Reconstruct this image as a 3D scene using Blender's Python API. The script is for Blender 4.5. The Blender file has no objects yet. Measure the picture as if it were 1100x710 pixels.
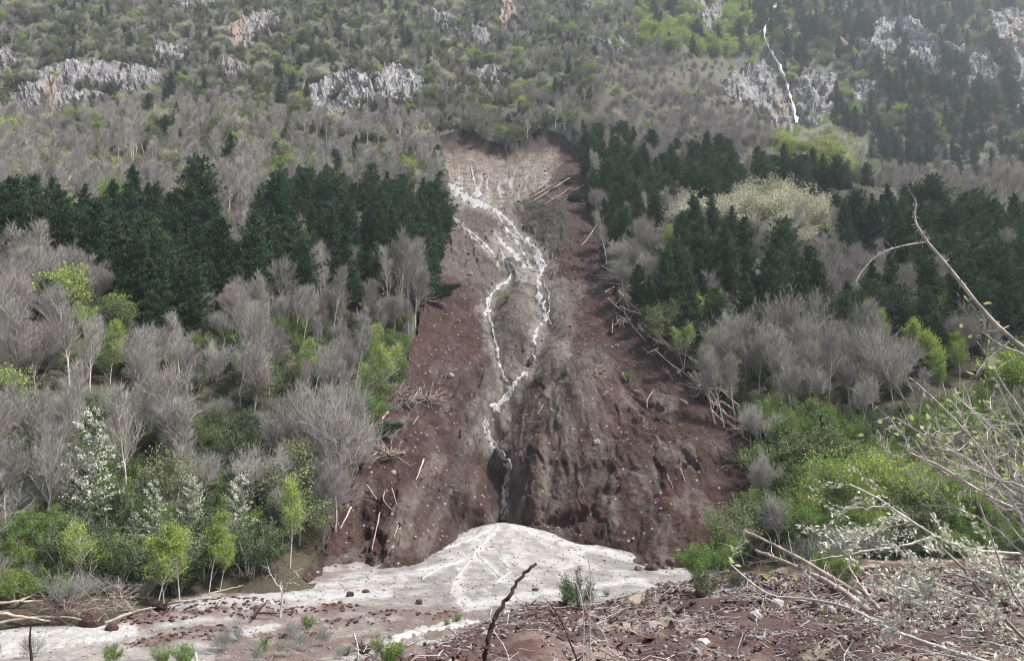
import bpy, math, random, numpy as np
from mathutils import Vector
random.seed(7); RS = np.random.RandomState(11)
SC = bpy.context.scene
COL = SC.collection

HAZE = 0.00019
# --- camera
PITCH = math.atan(145/830.)
cd = bpy.data.cameras.new('camera'); cam = bpy.data.objects.new('camera', cd); COL.objects.link(cam)
cd.sensor_width = 36; cd.lens = 36*830/1100.; cd.clip_start = 0.1; cd.clip_end = 6000
cam.location = (0, 0, 0); cam.rotation_euler = (math.pi/2+PITCH, 0, 0)
SC.camera = cam
# ------------------------------------------------------------------ light
SUN_EL, SUN_AZ = 60.0, 108.0          # degrees; azimuth clockwise from +Y (into the picture) towards +X
W = bpy.data.worlds.new('World'); SC.world = W; W.use_nodes = True
wn = W.node_tree; bgn = wn.nodes['Background']
sky = wn.nodes.new('ShaderNodeTexSky'); sky.sky_type = 'NISHITA'; sky.sun_disc = False
sky.sun_elevation = math.radians(SUN_EL); sky.sun_rotation = math.radians(SUN_AZ)
sky.air_density = 1.0; sky.dust_density = 4.0; sky.ozone_density = 1.0
hs = wn.nodes.new('ShaderNodeHueSaturation'); hs.inputs['Saturation'].default_value = 0.68
wn.links.new(sky.outputs[0], hs.inputs['Color']); wn.links.new(hs.outputs[0], bgn.inputs[0])
bgn.inputs[1].default_value = 0.095
sl = bpy.data.lights.new('sun', 'SUN'); sl.energy = 3.4; sl.angle = math.radians(6); sl.color = (1, .96, .9)
so = bpy.data.objects.new('sun', sl); COL.objects.link(so)
_d = Vector((math.sin(math.radians(SUN_AZ))*math.cos(math.radians(SUN_EL)), math.cos(math.radians(SUN_AZ))*math.cos(math.radians(SUN_EL)), math.sin(math.radians(SUN_EL))))
so.rotation_euler = _d.to_track_quat('Z', 'Y').to_euler(); so.location = (150, 200, 500)
SC.view_settings.view_transform = 'Standard'; SC.view_settings.look = 'None'
SC.view_settings.exposure = 0.98; SC.view_settings.gamma = 1
cy = SC.cycles
cy.max_bounces = 5; cy.diffuse_bounces = 3; cy.transmission_bounces = 3; cy.glossy_bounces = 2
cy.transparent_max_bounces = 4; cy.volume_bounces = 1
cy.use_denoising = True; cy.filter_width = 1.1

# ------------------------------------------------------------------ noise
_P = np.random.RandomState(3).permutation(256).astype(np.int64); _P = np.concatenate([_P, _P])
_G = np.stack([np.cos(np.arange(256)*2.39996), np.sin(np.arange(256)*2.39996)], 1)
def pn(x, y, s=0):
    x = np.asarray(x, float)+s*17.31; y = np.asarray(y, float)+s*9.77
    xi = np.floor(x).astype(np.int64); yi = np.floor(y).astype(np.int64); fx = x-xi; fy = y-yi
    u = fx*fx*fx*(fx*(fx*6-15)+10); v = fy*fy*fy*(fy*(fy*6-15)+10)
    def g(i, j, dx, dy):
        h = _P[(_P[(xi+i) & 255]+yi+j) & 255]; q = _G[h]
        return q[..., 0]*dx+q[..., 1]*dy
    a = g(0, 0, fx, fy); b = g(1, 0, fx-1, fy); c = g(0, 1, fx, fy-1); d = g(1, 1, fx-1, fy-1)
    return ((a*(1-u)+b*u)*(1-v)+(c*(1-u)+d*u)*v)*1.6
def fbm(x, y, o=4, s=0, ridge=False):
    r = 0; a = 1.; f = 1.
    for k in range(o):
        n = pn(x*f, y*f, s+k*3)
        r = r+a*((1-2*abs(n)) if ridge else n); a *= .5; f *= 2.03
    return r
def sm(a, b, x): t = np.clip((x-a)/(b-a), 0, 1); return t*t*(3-2*t)
def inpoly(P, u, v):
    u = np.asarray(u, float); v = np.asarray(v, float); r = np.zeros(u.shape, bool); n = len(P)
    for i in range(n):
        x1, y1 = P[i]; x2, y2 = P[(i+1) % n]
        if y1 == y2: continue
        c = ((y1 > v) != (y2 > v)) & (u < (x2-x1)*(v-y1)/(y2-y1)+x1); r ^= c
    return r
def distpoly(L, u, v, closed=False):
    d = np.full(np.shape(u), 1e9); L = list(L)+([L[0]] if closed else [])
    for (x1, y1), (x2, y2) in zip(L[:-1], L[1:]):
        dx, dy = x2-x1, y2-y1; t = np.clip(((u-x1)*dx+(v-y1)*dy)/(dx*dx+dy*dy+1e-9), 0, 1)
        d = np.minimum(d, np.hypot(u-x1-t*dx, v-y1-t*dy))
    return d

# ------------------------------------------------------------------ the survey: bearings and heights seen from the camera point
SP, CP = math.sin(PITCH), math.cos(PITCH)
def ray(u, v):          # bearing x/y and rise z/y of a sight line
    xc = (np.asarray(u, float)-550)/830; yc = (355-np.asarray(v, float))/830
    dy = CP-yc*SP
    return xc/dy, (SP+yc*CP)/dy
def proj(x, y, z):
    f = y*CP+z*SP; up = -y*SP+z*CP; f = np.where(f < .05, .05, f)
    return 550+830*x/f, 355-830*up/f
COLS = [
 (-260, [(655,44),(560,54),(400,72),(250,112),(180,180),(120,310),(60,365),(0,500),(-130,820)]),
 (0,    [(655,53),(560,62),(400,83),(250,125),(180,200),(120,330),(60,380),(0,520),(-130,820)]),
 (250,  [(625,66),(560,75),(400,100),(250,150),(180,225),(120,340),(60,400),(0,530),(-130,820)]),
 (400,  [(602,78),(560,84),(400,112),(250,170),(180,245),(140,310),(60,410),(0,540),(-130,830)]),
 (540,  [(557,94),(500,103),(400,124),(300,155),(250,180),(200,225),(160,290),(140,322),(100,370),(60,430),(0,560),(-130,860)]),
 (640,  [(580,88),(500,101),(400,122),(300,153),(250,178),(200,222),(160,285),(140,312),(100,370),(60,440),(0,580),(-130,880)]),
 (730,  [(602,79),(560,86),(400,118),(300,150),(250,175),(200,225),(150,290),(118,370),(60,470),(0,610),(-130,900)]),
 (850,  [(600,76),(560,82),(430,105),(300,150),(250,185),(200,240),(185,262),(188,320),(143,430),(60,520),(0,620),(-130,900)]),
 (1000, [(600,76),(430,105),(300,150),(250,190),(215,250),(222,320),(180,420),(100,540),(0,720),(-130,950)]),
 (1200, [(600,76),(430,105),(300,150),(250,190),(215,250),(222,320),(180,420),(100,540),(0,700),(-130,950)]),
 (1500, [(600,76),(430,105),(300,150),(250,190),(215,250),(222,320),(180,420),(100,540),(0,700),(-130,950)]),
]
NT, NY = 560, 640
TT = np.linspace(-1.15, 1.15, NT); LY = np.linspace(math.log(36), math.log(940), NY); YY = np.exp(LY)
colT = []; colZ = []
for u, kn in COLS:
    t, _ = ray(u, 300); yk = []; zk = []
    for v, y in kn:
        _, e = ray(u, v); yk.append(y); zk.append(e*y)
    yk = [30, yk[0]-.5]+yk; zk = [-11.0, -11.0]+zk
    zc = np.interp(YY, yk, zk)
    k = np.exp(-np.linspace(-2, 2, 15)**2); k /= k.sum()
    zc = np.convolve(np.pad(zc, 7, mode='edge'), k, 'valid')
    colT.append(float(t)); colZ.append(zc)
colT = np.array(colT); colZ = np.array(colZ)
_ii = np.clip(np.searchsorted(colT, TT)-1, 0, len(colT)-2)
_f = np.clip((TT-colT[_ii])/(colT[_ii+1]-colT[_ii]), 0, 1); _f = _f*_f*(3-2*_f)*.5+_f*.5
H = colZ[_ii]*(1-_f)[:, None]+colZ[_ii+1]*_f[:, None]
GX = TT[:, None]*YY[None, :]; GY = np.broadcast_to(YY[None, :], GX.shape)
GU, GV = proj(GX, GY, H)
SLIDE_TOP = [(463,150),(478,143),(490,138),(505,141),(525,150),(545,156),(562,153),(572,145),(578,138),(600,140),(615,147),(630,163)]
SLIDE_L = [(138,476),(150,464),(168,470),(200,480),(240,482),(280,478),(310,470),(330,455),(370,440),(400,433),(440,418),(480,395),(530,383),(560,362),(590,348),(625,325)]
SLIDE_R = [(138,618),(150,622),(165,629),(180,628),(230,635),(270,645),(300,657),(330,668),(360,692),(385,722),(405,746),(430,776),(460,800),(490,818),(530,832),(560,812),(590,770),(625,745)]
SL = lambda v: np.interp(v, [a for a, b in SLIDE_L], [b for a, b in SLIDE_L])+6*fbm(np.asarray(v)/17., np.asarray(v)*0+2.3, 4, 5)
SR = lambda v: np.interp(v, [a for a, b in SLIDE_R], [b for a, b in SLIDE_R])+7*fbm(np.asarray(v)/19., np.asarray(v)*0+7.1, 4, 6)
_vs = np.arange(174, 626, 6.); SLIDE_POLY = SLIDE_TOP+[(float(SR(a)), float(a)) for a in _vs]+[(float(SL(a)), float(a)) for a in _vs[::-1]]
SIN = inpoly(SLIDE_POLY, GU, GV)
_sd = distpoly(SLIDE_POLY, GU, GV, True)*np.where(SIN, -1, 1)
rough = sm(45, 120, GY)*sm(-30, 60, _sd)+.12
amp = rough*np.clip((H+12)/60, 0, 1)
H = H+amp*(3.2*fbm(GX/55, GY/55, 3, 1)+sm(150, 400, GY)*(6*fbm(GX/90, GY/120, 3, 2)+5.5*fbm(GX/30, GY/42, 3, 5, True)-3)+1.1*fbm(GX/9, GY/9, 3, 8))
# gullies of the far crag face
gx = GX+.25*GY
H = H+sm(380, 520, GY)*sm(.1, .3, GX/GY)*9*fbm(gx/38, GY/140, 3, 21, True)
HBASE = H.copy()
def _tab(T, x, y):
    y = np.maximum(np.asarray(y, float), 1e-3); t = np.asarray(x, float)/y
    a = np.clip((t-TT[0])/(TT[1]-TT[0]), 0, NT-1.001); b = np.clip((np.log(y)-LY[0])/(LY[1]-LY[0]), 0, NY-1.001)
    i = a.astype(int); j = b.astype(int); fa = a-i; fb = b-j
    return (T[i, j]*(1-fa)+T[i+1, j]*fa)*(1-fb)+(T[i, j+1]*(1-fa)+T[i+1, j+1]*fa)*fb
def hill(x, y): return _tab(HBASE, x, y)
APX = (-1.1, 94.0)
def fan(x, y):
    d = np.hypot((np.asarray(x, float)-APX[0])*.9, np.asarray(y, float)-APX[1])
    return -10.2+3.7*np.maximum(0, 1-d/34.)**2.3+.10*fbm(np.asarray(x)/5., np.asarray(y)/5., 3, 31)-.25*sm(30, 60, d)
EDGE_PX = [(120,780),(240,722),(340,700),(430,686),(500,671),(560,655),(640,640),(700,630),(760,618),(840,606),(960,596),(1120,590),(1400,588)]
def _bankplane(x, y): return -1.7-.1*(np.maximum(y, 0)-2)+.035*np.clip(x, -10, 30)
EDGE = []
for u, v in EDGE_PX:
    t, e = ray(u, v); y = 12.
    for _ in range(60): y = min(_bankplane(t*y, y)/e, 60) if e < 0 else y
    EDGE.append((float(t*y), float(y)))
EDGE_POLY = [(-3, -40), (-3, 4)]+EDGE+[(80, EDGE[-1][1]), (80, -40)]
def bank(x, y):
    x = np.asarray(x, float); y = np.asarray(y, float)
    ins = inpoly(EDGE_POLY, x, y); d = distpoly([(-3, -40), (-3, 4)]+EDGE, x, y)
    z = _bankplane(x, y)+.28*fbm(x/4, y/4, 3, 40)*sm(3, 9, y)-np.where(ins, 0, .85*d)-.25*np.exp(-(d/.8)**2)
    return z
# soil mounds lying on the flat (bearing/rise pixel, half-width, height)
MOUNDS = [(175,662,2.4,1.8,.45),(210,656,2.8,1.5,.45),(250,650,3.4,2.0,.5),(285,660,2.2,1.5,.4),(140,668,1.6,1.2,.35),(350,655,2.6,1.3,.4),(95,668,.8,.5,.35),(30,654,3.5,2.5,.6),(110,640,3,1.5,.4),(190,684,2.4,.9,.3),(160,690,1.8,.8,.3),(220,676,2.2,.9,.3),(385,668,2.2,.9,.45),(425,660,2.0,.8,.35),(325,683,1.8,1.,.35),(335,612,4,2.5,1.1),(300,622,2.4,1.5,.5),(705,607,1.0,.7,.3),(655,612,.6,.4,.25),(475,662,1.6,1.2,.3)]
def _mpos(u, v, z0=-10.2):
    t, e = ray(u, v); y = z0/e; return float(t*y), float(y)
MW = [(_mpos(u, v)+(a, b, hh)) for u, v, a, b, hh in MOUNDS]
def mound(x, y):
    m = np.zeros(np.shape(x)); x = np.asarray(x, float); y = np.asarray(y, float)
    for cx, cy_, a, b, hh in MW:
        q = ((x-cx)/a)**2+((y-cy_)/b)**2; m = np.maximum(m, hh*np.exp(-q*1.2)*(1+.55*fbm(x/1.1, y/1.1, 3, 50)))
    return m
def flat(x, y): return fan(x, y)+mound(x, y)
def ground(x, y):
    return np.maximum(np.maximum(flat(x, y), np.where(np.asarray(y) > 37, hill(x, y), -99)), bank(x, y))
def cast(u, v, zo=0., fn=None, y0=3., y1=930., n=900):
    """points where sight lines meet the ground (arrays ok)"""
    fn = fn or ground
    u = np.atleast_1d(np.asarray(u, float)); v = np.atleast_1d(np.asarray(v, float))
    t, e = ray(u, v); ys = np.exp(np.linspace(math.log(y0), math.log(y1), n))
    X = t[:, None]*ys; Y = np.broadcast_to(ys, X.shape); D = fn(X, Y)-e[:, None]*ys
    hit = D > 0; j = np.where(hit.any(1), hit.argmax(1), n-1); j = np.maximum(j, 1); r = np.arange(len(u))
    a = D[r, j-1]; b = D[r, j]; f = np.clip(-a/(b-a+1e-9), 0, 1); y = ys[j-1]*(1-f)+ys[j]*f
    x = t*y; return np.stack([x, y, fn(x, y)+zo], 1)
def at(u, v, zo=0.): return cast(u, v, zo)[0]
def free(u, v, y):
    t, e = ray(u, v); return np.array([float(t)*y, y, float(e)*y])

# ------------------------------------------------------------------ mesh helpers
class MB:
    def __init__(s): s.v = []; s.f = []; s.n = 0; s.c = []; s.m = []
    def add(s, V, F, tint=1., mi=0):
        V = np.asarray(V, float).reshape(-1, 3); F = np.asarray(F, np.int64)
        s.v.append(V); s.f.append(F+s.n); s.n += len(V)
        s.c.append(np.broadcast_to(np.asarray(tint, float), (len(V),)).copy()); s.m.append(np.full(len(F), mi)); return s
    def merge(s, o, mi=0):
        for V, F, c in zip(o.v, o.f, o.c): s.v.append(V); s.c.append(c)
        for F in o.f: s.f.append(F+s.n); s.m.append(np.full(len(F), mi))
        s.n += o.n; return s
    def tube(s, P, R, k=5, tint=1., mi=0):
        P = np.asarray(P, float); R = np.broadcast_to(np.asarray(R, float), (len(P),)); n = len(P)
        T = np.gradient(P, axis=0); T /= np.linalg.norm(T, axis=1, keepdims=True)+1e-9
        ref = np.where(np.abs(T[:, 2:3]) > .9, np.array([[1., 0, 0]]), np.array([[0, 0, 1.]]))
        A = np.cross(T, ref); A /= np.linalg.norm(A, axis=1, keepdims=True)+1e-9; B = np.cross(T, A)
        an = np.arange(k)*2*math.pi/k
        V = P[:, None]+R[:, None, None]*(np.cos(an)[None, :, None]*A[:, None]+np.sin(an)[None, :, None]*B[:, None])
        i = np.arange(n-1)[:, None]*k; j = np.arange(k)[None, :]; j2 = (j+1) % k
        F = np.stack([i+j, i+j2, i+k+j2, i+k+j], -1).reshape(-1, 4)
        s.add(V.reshape(-1, 3), F, tint, mi)
        if k > 3:
            for e, o in ((0, 0), (n-1, (n-1)*k)):
                c = P[e]; idx = np.arange(k)
                s.add(np.vstack([V[e], c[None]]), np.stack([idx, (idx+1) % k, np.full(k, k), np.full(k, k)], 1), tint, mi)
        return s
    def segs(s, A, B, ra, rb, tint=1., mi=0):     # many three-sided tapered twigs
        A = np.asarray(A, float); B = np.asarray(B, float); n = len(A)
        if n == 0: return s
        ra = np.broadcast_to(ra, (n,)); rb = np.broadcast_to(rb, (n,))
        T = B-A; T /= np.linalg.norm(T, axis=1, keepdims=True)+1e-9
        ref = np.where(np.abs(T[:, 2:3]) > .9, np.array([[1., 0, 0]]), np.array([[0, 0, 1.]]))
        U = np.cross(T, ref); U /= np.linalg.norm(U, axis=1, keepdims=True)+1e-9; Wv = np.cross(T, U)
        V = []
        for (C, r) in ((A, ra), (B, rb)):
            for q in range(3):
                a = q*2.0944; V.append(C+r[:, None]*(math.cos(a)*U+math.sin(a)*Wv))
        V = np.stack(V, 1).reshape(-1, 3); b = np.arange(n)[:, None]*6
        F = np.concatenate([b+np.array([[q, (q+1) % 3, 3+(q+1) % 3, 3+q]]) for q in range(3)], 0)
        tint = np.repeat(np.broadcast_to(tint, (n,)), 6); return s.add(V, F, tint, mi)
    def leaves(s, C, size, rng, tint=1., aspect=.6, D=None, mi=0, flat=0.):
        C = np.asarray(C, float); n = len(C)
        if n == 0: return s
        if D is None: D = rng.normal(size=(n, 3))
        D = D/(np.linalg.norm(D, axis=1, keepdims=True)+1e-9)
        N = rng.normal(size=(n, 3)); N[:, 2] += flat*3
        U = np.cross(D, N); U /= np.linalg.norm(U, axis=1, keepdims=True)+1e-9
        size = np.broadcast_to(size, (n,))[:, None]
        bend = np.cross(U, D)*size*.12
        V = np.stack([C-D*size*.5, C+U*size*aspect*.5+bend, C+D*size*.5, C-U*size*aspect*.5+bend], 1).reshape(-1, 3)
        F = np.arange(n)[:, None]*4+np.arange(4)[None]
        return s.add(V, F, np.repeat(np.broadcast_to(tint, (n,)), 4), mi)
    def mesh(s, name, mats, smooth=False):
        V = np.concatenate(s.v); F = np.concatenate(s.f); me = bpy.data.meshes.new(name)
        me.vertices.add(len(V)); me.vertices.foreach_set('co', V.ravel().astype(np.float32))
        tri = F[:, 2] == F[:, 3]; tot = np.where(tri, 3, 4); st = np.concatenate([[0], np.cumsum(tot)[:-1]])
        keep = np.ones(F.shape, bool); keep[tri, 3] = False; li = F[keep]
        me.loops.add(len(li)); me.loops.foreach_set('vertex_index', li.astype(np.int32))
        me.polygons.add(len(F)); me.polygons.foreach_set('loop_start', st.astype(np.int32))
        try: me.polygons.foreach_set('loop_total', tot.astype(np.int32))
        except Exception: pass
        for m in (mats if isinstance(mats, (list, tuple)) else [mats]): me.materials.append(m)
        mi = np.concatenate(s.m)
        if mi.any(): me.polygons.foreach_set('material_index', mi.astype(np.int32))
        me.polygons.foreach_set('use_smooth', np.full(len(F), bool(smooth)))
        a = me.attributes.new('tint', 'FLOAT', 'POINT'); a.data.foreach_set('value', np.concatenate(s.c).astype(np.float32))
        me.update(calc_edges=True); return me
def colattr(me, name, C):
    a = me.color_attributes.new(name, 'FLOAT_COLOR', 'POINT'); C = np.asarray(C, float)
    a.data.foreach_set('color', np.concatenate([C, np.ones((len(C), 1))], 1).astype(np.float32).ravel())
def put(name, me, parent=None, loc=None):
    o = bpy.data.objects.new(name, me); COL.objects.link(o)
    if parent is not None: o.parent = parent
    if loc is not None: o.location = loc
    return o
def tag(o, label=None, cat=None, group=None, kind=None):
    for k, v in (('label', label), ('category', cat), ('group', group), ('kind', kind)):
        if v: o[k] = v
    return o
def thing(name, loc, label, cat, group=None, rz=0., sc=1.):
    o = bpy.data.objects.new(name, None); COL.objects.link(o); o.location = loc; o.rotation_euler = (0, 0, rz); o.scale = (sc,)*3
    o.empty_display_size = .3; return tag(o, label, cat, group)
def gridfaces(a, b):
    i = np.arange(a-1)[:, None]*b; j = np.arange(b-1)[None]
    q = i+j; return np.stack([q, q+b, q+b+1, q+1], -1).reshape(-1, 4)

# ------------------------------------------------------------------ materials
def N(nt, t, **kw):
    n = nt.nodes.new(t)
    for k, v in kw.items():
        if k in n.inputs: n.inputs[k].default_value = v
        else: setattr(n, k, v)
    return n
def newmat(name):
    m = bpy.data.materials.new(name); m.use_nodes = True; return m, m.node_tree, m.node_tree.nodes['Principled BSDF']
def mixc(nt, f, a, b, mode='MIX'):
    n = nt.nodes.new('ShaderNodeMix'); n.data_type = 'RGBA'; n.blend_type = mode
    for s, x in ((0, f), (6, a), (7, b)):
        if isinstance(x, bpy.types.NodeSocket): nt.links.new(x, n.inputs[s])
        else: n.inputs[s].default_value = x if s == 0 else (tuple(x)+(1,))[:4]
    return n.outputs[2]
def noise(nt, sc, det=4, coord='Object', rough=.6, dist=0., stretch=None):
    tc = nt.nodes.new('ShaderNodeTexCoord'); n = N(nt, 'ShaderNodeTexNoise', Scale=sc, Detail=det, Roughness=rough, Distortion=dist)
    if stretch:
        mp = nt.nodes.new('ShaderNodeMapping'); mp.inputs['Scale'].default_value = stretch
        nt.links.new(tc.outputs[coord], mp.inputs[0]); nt.links.new(mp.outputs[0], n.inputs['Vector'])
    else: nt.links.new(tc.outputs[coord], n.inputs['Vector'])
    return n.outputs[0]
def ramp(nt, x, pts):
    r = nt.nodes.new('ShaderNodeValToRGB'); nt.links.new(x, r.inputs[0]); e = r.color_ramp.elements
    while len(e) < len(pts): e.new(.5)
    for q, (p, c) in zip(e, pts): q.position = p; q.color = (tuple(c) if hasattr(c, '__len__') else (c, c, c))[:3]+(1,)
    return r.outputs[0]
def bump(nt, b, h, dist=.1, st=1.):
    n = N(nt, 'ShaderNodeBump', Strength=st, Distance=dist); nt.links.new(h, n.inputs['Height']); nt.links.new(n.outputs[0], b.inputs['Normal'])
def leafmat(name, c1, c2, trans=.3, rough=.75):
    """foliage: colour differs from plant to plant (object random) and from leaf to leaf (tint)"""
    m, nt, b = newmat(name); oi = nt.nodes.new('ShaderNodeObjectInfo')
    c = mixc(nt, oi.outputs['Random'], c1, c2)
    at_ = nt.nodes.new('ShaderNodeAttribute'); at_.attribute_name = 'tint'
    c = mixc(nt, 1., c, at_.outputs['Fac'], 'MULTIPLY')
    nt.links.new(c, b.inputs['Base Color']); b.inputs['Roughness'].default_value = rough; b.inputs['Specular IOR Level'].default_value = .25
    if trans:
        tr = nt.nodes.new('ShaderNodeBsdfTranslucent'); nt.links.new(c, tr.inputs[0]); mx = nt.nodes.new('ShaderNodeMixShader'); mx.inputs[0].default_value = trans
        nt.links.new(b.outputs[0], mx.inputs[1]); nt.links.new(tr.outputs[0], mx.inputs[2]); nt.links.new(mx.outputs[0], nt.nodes['Material Output'].inputs[0])
    return m
def barkmat(name, c1, c2, sc=6.):
    m, nt, b = newmat(name); oi = nt.nodes.new('ShaderNodeObjectInfo')
    c = mixc(nt, oi.outputs['Random'], c1, c2); n = noise(nt, sc, 3)
    c = mixc(nt, 1., c, ramp(nt, n, [(.3, .55), (.7, 1.25)]), 'MULTIPLY')
    at_ = nt.nodes.new('ShaderNodeAttribute'); at_.attribute_name = 'tint'
    c = mixc(nt, 1., c, at_.outputs['Fac'], 'MULTIPLY')
    nt.links.new(c, b.inputs['Base Color']); b.inputs['Roughness'].default_value = .85; b.inputs['Specular IOR Level'].default_value = .2
    return m
M = {}
M['pine'] = leafmat('pine_needles', (.030, .070, .044), (.072, .125, .058), .12)
M['pine_far'] = leafmat('pine_needles_far', (.030, .060, .046), (.055, .098, .060), .1)
M['pine_bark'] = barkmat('pine_bark', (.16, .11, .09), (.12, .10, .09))
M['bark'] = barkmat('grey_bark', (.38, .355, .34), (.30, .28, .27))
M['pale_bark'] = barkmat('pale_bark', (.62, .59, .55), (.50, .48, .45))
M['twig'] = leafmat('bare_twigs', (.36, .34, .32), (.26, .245, .23), 0.)
M['twig_pale'] = leafmat('pale_bare_twigs', (.38, .355, .33), (.29, .27, .255), 0.)
M['twig_mauve'] = leafmat('mauve_bare_twigs', (.32, .285, .285), (.24, .215, .215), 0.)
M['lime'] = leafmat('spring_leaves', (.38, .47, .11), (.24, .36, .09), .25)
M['yellow'] = leafmat('yellow_green_leaves', (.42, .46, .16), (.28, .36, .14), .25)
M['olive'] = leafmat('olive_leaves', (.15, .19, .085), (.22, .245, .13), .2)
M['scrub'] = leafmat('scrub_leaves', (.12, .135, .075), (.23, .215, .155), .12)
M['green'] = leafmat('bush_leaves', (.14, .26, .04), (.20, .31, .05), .3)
M['dkgreen'] = leafmat('dark_bush_leaves', (.055, .10, .032), (.09, .14, .05), .25)
M['willow'] = leafmat('pale_catkin_leaves', (.58, .56, .44), (.46, .47, .33), .25)
M['blossom'] = leafmat('white_blossom', (.62, .64, .52), (.70, .70, .62), .2)
M['silver'] = leafmat('silvery_leaves', (.68, .68, .58), (.60, .61, .50), .2)
M['greyshrub'] = leafmat('grey_shrub_twigs', (.27, .29, .26), (.22, .23, .20), 0.)
M['dead'] = barkmat('dead_wood', (.42, .36, .32), (.33, .28, .25), 4)
M['brownwood'] = barkmat('brown_dead_wood', (.20, .14, .12), (.15, .11, .095), 4)
M['fresh'] = barkmat('stripped_wood', (.60, .47, .38), (.66, .50, .40), 4)
M['darkwood'] = barkmat('wet_dark_wood', (.060, .035, .028), (.05, .03, .025), 9)
M['whitebranch'] = barkmat('pale_lichened_bark', (.56, .53, .49), (.50, .47, .43), 14)
# ------------------------------------------------------------------ plants (height 1 unit = 1 m; prototypes about 10 m tall)
def nrm(v): return v/(np.linalg.norm(v, axis=-1, keepdims=True)+1e-9)
def skeleton(rng, Ht, trunk_frac, spread, levels, nch, r0, updraft=.25, wig=.12, stems=1):
    """branching in whole generations; returns segments with generation, and tips"""
    S = []; tips = []
    cur = []
    for s_ in range(stems):
        d = nrm(np.array([rng.normal()*.10*(1+.8*(stems > 1)), rng.normal()*.10*(1+.8*(stems > 1)), 1.]))
        cur.append((np.array([rng.normal()*.25*(stems > 1), rng.normal()*.25*(stems > 1), -.3]), d, Ht*trunk_frac*(.85+.3*rng.rand()), r0*(1 if stems == 1 else .7)))
    for lv in range(levels+1):
        nx = []
        for p, d, L, r in cur:
            k = 5 if lv == 0 else (3 if lv < levels else 2)
            pts = [p]; rr = [r]; dd = d
            for i in range(k):
                dd = nrm(dd+rng.normal(size=3)*wig+np.array([0, 0, updraft*(.5 if lv else .1)]))
                pts.append(pts[-1]+dd*L/k); rr.append(r*(1-(.45 if lv < levels else .7)*(i+1)/k))
            S.append((lv, np.array(pts), np.array(rr)))
            if lv < levels:
                n = nch[lv]; n = max(2, int(round(n*(.8+.4*rng.rand()))))
                ph = rng.rand()*6.28
                for c in range(n):
                    f = (.45+.55*(c+1)/n) if lv == 0 else (.2+.8*(c+rng.rand()*.5)/n)
                    if lv == 0 and trunk_frac > .7: f = .35+.65*(c+1)/n
                    f = min(f, 1.); q = f*k; i = min(int(q), k-1); base = pts[i]*(1-(q-i))+pts[i+1]*(q-i)
                    ph += 2.4+rng.normal()*.3; a = spread[lv]*(.7+.6*rng.rand())*(1 if f < .99 else .5)
                    ax = nrm(pts[i+1]-pts[i]); t1 = nrm(np.cross(ax, [0.3, .2, .9] if abs(ax[2]) < .9 else [1., 0, 0])); t2 = np.cross(ax, t1)
                    nd = nrm(ax*math.cos(a)+(t1*math.cos(ph)+t2*math.sin(ph))*math.sin(a))
                    Ln = L*(.62 if lv else (1-trunk_frac)/trunk_frac*.55 if trunk_frac < .7 else .30*(1.25-f*.8))*(.8+.4*rng.rand())
                    nx.append((base, nd, Ln, max(rr[i]*(.55 if lv else .5), .010)))
            else: tips.append((pts, d))
        cur = nx
    return S, tips
def skel_mesh(S, levels, rng, twig_from=3, rmin=.016):
    tr = MB(); cr = MB(); A = []; B = []; ra = []; rb = []
    for lv, P, R in S:
        if lv < twig_from: tr.tube(P, np.maximum(R, rmin), 6 if lv == 0 else (4 if lv == 1 else 3), 1.15 if lv < 2 else .95)
        else:
            A.append(P[:-1]); B.append(P[1:]); ra.append(np.maximum(R[:-1], rmin)); rb.append(np.maximum(R[1:], rmin*.8))
    if A:
        A = np.concatenate(A); B = np.concatenate(B); cr.segs(A, B, np.concatenate(ra), np.concatenate(rb), .8+.4*rng.rand(len(A)))
    return tr, cr
def bare_tree(seed, slender=False, twigs=1.):
    rng = np.random.RandomState(seed)
    if slender: S, tips = skeleton(rng, 10, .80, [.55, .5, .5, .5], 3, [14, 6, 4], .085, .35, .05)
    else: S, tips = skeleton(rng, 10, .40+.12*rng.rand(), [.34+.14*rng.rand(), .5, .55, .6, .6], 4, [6, 5, 5, 4], .095, .30, .11)
    tr, cr = skel_mesh(S, 4, rng, 2 if slender else 3, .013)
    # fine end twigs fanning up and out
    A = []; B = []
    for pts, d in tips:
        P = np.array(pts); n = 5
        for q in range(n):
            f = rng.rand()*(len(P)-1); i = int(f); b = P[i]+(P[i+1]-P[i])*(f-i)
            dd = nrm(nrm(P[-1]-P[0])+rng.normal(size=3)*.45+np.array([0, 0, .25])); A.append(b); B.append(b+dd*(.35+.45*rng.rand()))
    cr.segs(np.array(A), np.array(B), .0095, .006, .9+.3*rng.rand(len(A)))
    return tr, cr
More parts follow.
